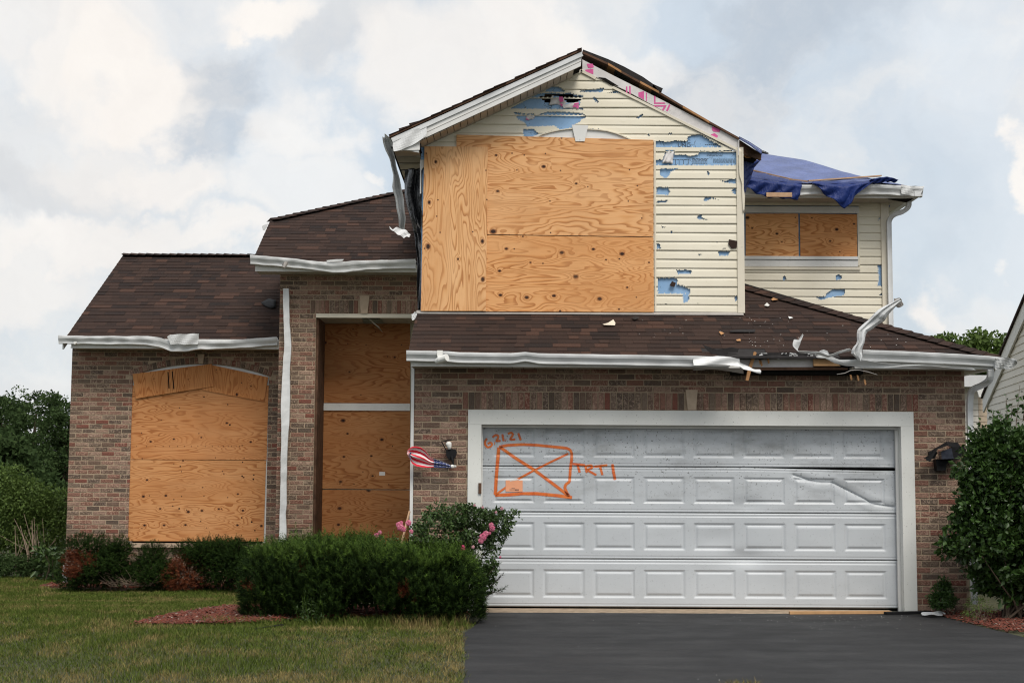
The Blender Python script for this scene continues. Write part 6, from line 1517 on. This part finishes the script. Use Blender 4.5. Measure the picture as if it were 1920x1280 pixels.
def tree(label, x, y, h, blobs_, mat, seed, size=.13, npts=420, per=60, cl=.45, group='trees beyond the house', name='tree'):
    r_ = np.random.RandomState(seed); z0 = float(gz(x, y)); rt = empty(name, (x, y, z0), label, 'tree', group)
    cs, ou = [], []
    for b_ in blobs_:
        n = int(npts/len(blobs_)); q = r_.normal(size=(n, 3)); q /= np.linalg.norm(q, axis=1)[:, None]; cs.append(np.array([x+b_[0], y+b_[1], z0+b_[2]])+q*(r_.uniform(.3, 1.05, (n, 1))**.5)*np.array(b_[3:])); ou.append(q)
    cs = np.concatenate(cs); ou = np.concatenate(ou); pts = clumps(cs, cl*r_.uniform(.4, 1.2, len(cs)), per, r_, .6); leaves('crown', pts, size, mat, rt, out=np.repeat(ou, per, 0), outw=.25, aspect=.6, seed=seed)
    mb = MB(); mb.tube([(x, y, z0-.2), (x+.1, y, z0+h*.25), (x-.05, y, z0+h*.5), (x+.05, y, z0+h*.8)], [h*.03, h*.024, h*.016, h*.006], 9); mb.mk('trunk', 'bark', rt)
    mb = MB()
    for k in range(14):
        t_ = cs[r_.randint(len(cs))]; s_ = Vector((x, y, z0+h*r_.uniform(.2, .6))); mb.tube([s_, s_.lerp(Vector(t_), .5)+Vector((0, 0, .1)), Vector(t_)], [h*.011, h*.007, h*.002], 6)
    mb.mk('limbs', 'bark', rt)
def tpx(px, Y): return P(px, 880, Y).x
def crown(h, w_): return [(0, 0, h*.62, w_*.55, w_*.55, h*.30), (-w_*.3, .3, h*.5, w_*.45, w_*.4, h*.25), (w_*.32, -.2, h*.5, w_*.42, w_*.4, h*.24), (0, 0, h*.82, w_*.32, w_*.3, h*.16), (0, 0, h*.3, w_*.5, w_*.5, h*.25)]
T = 'left background tree, '
tree('tall dark tree with two rounded tops rising beside the left brick wall', tpx(62, 62), 62, 6.3, crown(6.3, 4.0), 'tree_leaf', 41, npts=270)
tree('dark tree at the left picture edge, shorter than its neighbour', tpx(4, 58), 58, 5.5, crown(5.5, 3.2), 'tree_leaf', 42, npts=240)
tree('dark tree half hidden behind the left corner of the house', tpx(125, 60), 60, 5.4, crown(5.4, 3.0), 'tree_leaf', 43, npts=240)
tree('light green tree low in front of the dark ones at the left edge', tpx(-15, 40), 40, 3.2, crown(3.2, 2.6), 'tree_leaf', 44, npts=300, size=.15, cl=.4)
tree('mid green tree showing above the right end of the garage roof', tpx(1858, 48), 48, 7.2, crown(7.0, 3.6), 'light_leaf', 45, npts=420, size=.17, cl=.4)
tree('light green tree top just right of the garage hip', tpx(1785, 50), 50, 6.9, crown(7.2, 3.0), 'light_leaf', 46, npts=380, size=.17, cl=.4)
for i, px in enumerate((-120, -260, -420, 1990, 2120)):
    Yt = 60+5*(i % 3); tree(['dark tree just outside the left picture edge', 'second dark tree outside the left picture edge', 'farthest dark tree outside the left picture edge', 'dark tree behind the neighbouring house, nearer the garage', 'dark tree behind the neighbouring house, farther from the garage'][i], tpx(px, Yt), Yt, 6.5, crown(6.5, 4.5), 'tree_leaf', 60+i, npts=160)
# far hedge row so the horizon is closed
r_ = np.random.RandomState(77); cc = np.stack([np.linspace(-70, 90, 520)+r_.normal(0, .3, 520), r_.uniform(88, 96, 520), r_.uniform(-.9, 2.6, 520)], 1)
tag(leaves('far_treeline', clumps(cc, np.full(520, 1.3), 40, r_), .6, 'tree_leaf', seed=5), 'distant dark green tree line behind the houses', 'trees', kind='stuff')

# big shrub on the right
YR = 15.75
shrub('large_shrub', 'large glossy dark green shrub at the right corner of the garage', 'shrub',
  [B(1895, 870, YR, 75, 85), B(1870, 960, YR, 75, 80), B(1940, 930, YR, 90, 120), B(1850, 900, YR-.1, 55, 55), B(1905, 1030, YR, 70, 80), B(1830, 1015, YR-.15, 65, 32), B(1860, 840, YR, 45, 40), B(1985, 1000, YR, 80, 120), B(1900, 1085, YR, 60, 40), B(1850, 1065, YR, 30, 35), B(1960, 1090, YR, 60, 40)],
  'viburnum', .068, 1150, 30, (P(1895, 1135, YR).x, YR, 0), seed=51, per=30, cl=.10, aspect=.55, extra=.014)
tw = MB(); pts = []
for (a, b_) in (((1890, 800), (1886, 738)), ((1870, 815), (1858, 765)), ((1905, 800), (1912, 722)), ((1850, 830), (1838, 790)), ((1880, 810), (1876, 770)), ((1918, 790), (1925, 735)), ((1895, 800), (1898, 755))):
    p0, p1 = P(*a, YR), P(*b_, YR); tw.tube([p0, p1], [.005, .002], 5)
    for k in range(16): q = p0.lerp(p1, rnd.uniform(.0, 1)); pts.append(q+Vector((rnd.uniform(-.02, .02),)*3))
lr_ = [o for o in bpy.data.objects if o.name == 'large_shrub'][0]
tw.mk('twigs', 'bark', lr_); leaves('top_leaves', pts, .055, 'viburnum', lr_, aspect=.6, seed=52)
shrub('small_shrub', 'small green plant growing against the right brick pier', 'plant', [B(1767, 1110, 16.3, 16, 22), B(1765, 1125, 16.25, 24, 14), B(1770, 1092, 16.35, 8, 12)], 'viburnum', .035, 110, 4, (P(1767, 1140, 16.3).x, 16.3, 0), seed=53, per=18, cl=.05)
shrub('weed_clump', 'thin pale weeds in the red mulch right of the driveway', 'plant', [B(1840, 1135, 15.6, 28, 18), B(1822, 1150, 15.3, 14, 12)], 'light_leaf', .03, 40, 14, (P(1838, 1155, 15.4).x, 15.4, 0), seed=54, per=10, cl=.05, aspect=.25, extra=.003)

# rose bush
YRo = 16.0
rose = shrub('rose_bush', 'sprawling rose bush with pink flowers at the left garage pier', 'rose bush',
  [B(830, 1000, YRo, 62, 42), B(890, 990, YRo, 45, 40), B(930, 985, YRo, 30, 32), B(800, 1040, YRo, 60, 30), B(895, 1040, YRo, 40, 55), B(910, 1080, YRo, 16, 30), B(870, 965, YRo, 25, 20), B(820, 955, YRo, 14, 14), B(955, 968, YRo, 14, 12), B(720, 1020, YRo, 22, 14)],
  'rose_leaf', .040, 700, 20, (P(850, 1140, YRo).x, YRo, 0), seed=55, per=16, cl=.065, aspect=.55, extra=.006)
def blossom(px, py, Y, rad, mat):
    q = P(px, py, Y); r_ = np.random.RandomState(int(px*7+py)); pts, ou = [], []
    V, Fs = [], []
    for k in range(34):
        t_ = k/34; ang = k*2.4; tilt = .25+1.15*t_; d = Vector((math.cos(ang)*math.sin(tilt), -math.cos(tilt)*.9, math.sin(ang)*math.sin(tilt)+.15)).normalized(); r0_ = rad*(.35+.65*t_)
        c_ = q+d*r0_; s_ = d.cross(Vector((0.1, 0, 1))).normalized(); u_ = s_.cross(d).normalized(); w_ = rad*(.28+.35*t_); i = len(V)
        V += [c_-s_*w_-u_*w_*.6, c_+s_*w_-u_*w_*.6, c_+s_*w_*.9+u_*w_*.7-d*w_*.5, c_-s_*w_*.9+u_*w_*.7-d*w_*.5, c_+d*w_*.25]
        Fs += [(i, i+1, i+4), (i+1, i+2, i+4), (i+2, i+3, i+4), (i+3, i, i+4)]
    mk('blossom', V, Fs, mat, rose)
for (x, y, r_, m_) in ((751,988,8,'rose_petal'),(747,983,6,'rose_petal'),(757,992,6,'rose_petal'),(752,980,5,'rose_petal'),(766,980,7,'rose_petal'),(771,996,5,'rose_petal'),(706,1003,6,'rose_petal'),(712,998,5,'rose_petal'),(702,1008,4,'rose_petal'),
                       (906,1006,9,'rose_petal'),(902,1013,7,'rose_petal'),(911,1000,7,'rose_petal'),(921,984,6,'rose_petal'),(923,990,7,'rose_petal'),(918,999,4,'rose_petal'),(867,1027,7,'deep_petal'),
                       (941,953,4,'pale_petal'),(930,960,3,'pale_petal'),(905,951,3,'pale_petal'),(890,947,3,'pale_petal'),(887,1025,4,'pale_petal'),(938,1044,3,'rose_petal')):
    blossom(x, y, 15.75, r_*15.75/F*.80, m_)

# mulch beds
def mulch(name, pts, n, label, seed, lift=.05):
    r_ = np.random.RandomState(seed); bx = [p[0] for p in pts]; by = [p[1] for p in pts]
    x = r_.uniform(min(bx), max(bx), n*3); y = r_.uniform(min(by), max(by), n*3); m_ = inpoly(x, y, pts); x, y = x[m_][:n], y[m_][:n]
    cx_, cy_ = np.mean(bx), np.mean(by); z = gz(x, y)+lift*np.exp(-((x-cx_)/(max(bx)-min(bx))*2)**2-((y-cy_)/(max(by)-min(by))*2)**2)+r_.uniform(0, .02, len(x))
    L = r_.uniform(.012, .04, len(x)); an = r_.uniform(0, 6.28, len(x)); tz = r_.normal(0, .3, len(x)); w_ = r_.uniform(.004, .010, len(x))
    dx, dy = np.cos(an)*L, np.sin(an)*L; sx_, sy_ = -np.sin(an)*w_, np.cos(an)*w_
    c_ = np.stack([x, y, z], 1); d = np.stack([dx, dy, L*tz], 1); s_ = np.stack([sx_, sy_, np.zeros_like(sx_)], 1); u = np.array([0, 0, .006])
    V = np.stack([c_-d-s_, c_+d-s_, c_+d+s_, c_-d+s_, c_-d-s_+u, c_+d-s_+u, c_+d+s_+u, c_-d+s_+u], 1).reshape(-1, 3); i = np.arange(len(x))[:, None]*8
    Fs = np.concatenate([i+np.array([q]) for q in ((4, 5, 6, 7), (0, 1, 5, 4), (1, 2, 6, 5), (2, 3, 7, 6), (3, 0, 4, 7))], 0)
    return tag(mk(name, V, Fs, 'mulch'), label, 'mulch', kind='stuff')
gpt = lambda a, b_: tuple(PG(a, b_, 0))[:2]
ML = [gpt(*q) for q in ((245, 1175), (300, 1161), (360, 1152), (430, 1131), (520, 1128), (640, 1140), (800, 1140), (880, 1150), (870, 1160), (760, 1160), (600, 1166), (500, 1172), (400, 1176), (330, 1176))]
MBk = [(-7.2, 21.9), (-2.9, 21.7), (-2.9, 22.6), (-7.2, 22.6)]
MR = [(5.02, 14.6), (4.86, 15.6), (4.80, 16.69), (9.0, 16.69), (9.0, 13.9), (5.9, 14.0)]
mulch('mulch_bed', ML, 9000, 'red wood-chip mulch in front of and under the long hedge', 3, .06)
mulch('mulch_bed', MBk, 5000, 'thin mulch strip under the shrubs along the left wall', 4, .02)
mulch('mulch_bed', MR, 9000, 'red mulch bed under the large shrub right of the driveway', 5, .03)
# garden edging bits
tag(MB().beam(PG(478, 1180, .02), PG(530, 1172, .03), .03, .03).mk('edging_strip', 'black_metal'), 'black garden edging strip at the left foot of the hedge', 'edging')
tag(MB().beam(PG(1878, 1150, .06), PG(1925, 1152, .06), .03, .10).mk('edging_strip', 'black_metal'), 'black plastic edging in the mulch at the right picture edge', 'edging')

# grass
def grass(n, xr, yr, test, seed, h0=.034, label='', name='grass'):
    r_ = np.random.RandomState(seed); x = r_.uniform(*xr, n); y = r_.uniform(*yr, n); m_ = test(x, y); x, y = x[m_], y[m_]; n = len(x)
    c_ = np.stack([x, y, gz(x, y)-.004], 1); an = r_.uniform(0, 6.28, n); h = h0*r_.uniform(.5, 1.5, n); ln = r_.normal(0, .5, (n, 2))*h[:, None]
    patch = np.sin(x*1.7+y)*.15+np.sin(y*2.9-x*2.1)*.12+1; h = h*patch
    wv = r_.uniform(.0018, .0034, n)*(1+np.clip((y-12)/8, 0, 1)); s_ = np.stack([np.cos(an)*wv, np.sin(an)*wv, np.zeros(n)], 1)
    md_ = c_+np.stack([ln[:, 0]*.35, ln[:, 1]*.35, h*.6], 1); tp = c_+np.stack([ln[:, 0], ln[:, 1], h], 1)
    V = np.stack([c_-s_, c_+s_, md_+s_*.7, md_-s_*.7, tp], 1).reshape(-1, 3); i = np.arange(n)[:, None]*5
    me_F = np.concatenate([i+np.array([[0, 1, 2]]), i+np.array([[0, 2, 3]]), i+np.array([[3, 2, 4]])], 0)
    return tag(mk(name, V, me_F, 'grass'), label, 'grass', kind='stuff')
def notdrive(x, y): return (x < edge_left(y)-.0+.03*np.sin(y*9)*np.sin(y*4)+.022*np.sin(y*41)+.02*np.sin(x*900)) & ~((y > 14.85) & inpoly(x, y, ML)) & ~inpoly(x, y, MBk)
lim = lambda x, y: (np.abs(x) < y*.40+.5)
grass(480000, (-9.5, .2), (9.6, 24), lambda x, y: notdrive(x, y) & lim(x, y) & ((y < 21.6) | (x < -7.0)) & ~((y > 15.2) & (x > -2.7)), 5, label='patchy green and straw-coloured lawn left of the driveway')
grass(26000, (4.9, 8), (9.5, 14.3), lambda x, y: (x > edge_right(y)+.0) & lim(x, y), 6, label='small patch of grass at the right edge of the driveway')
grass(2600, (-3.2, -.45), (14.75, 15.15), lambda x, y: (x < edge_left(y)-.02), 7, .085, label='longer grass tufts along the foot of the hedge')
grass(380, (P(1345, 1278, 10.9).x, P(1420, 1278, 10.9).x), (10.6, 10.85), lambda x, y: x > -9, 9, .05, label='grass tuft growing at the near edge of the driveway')
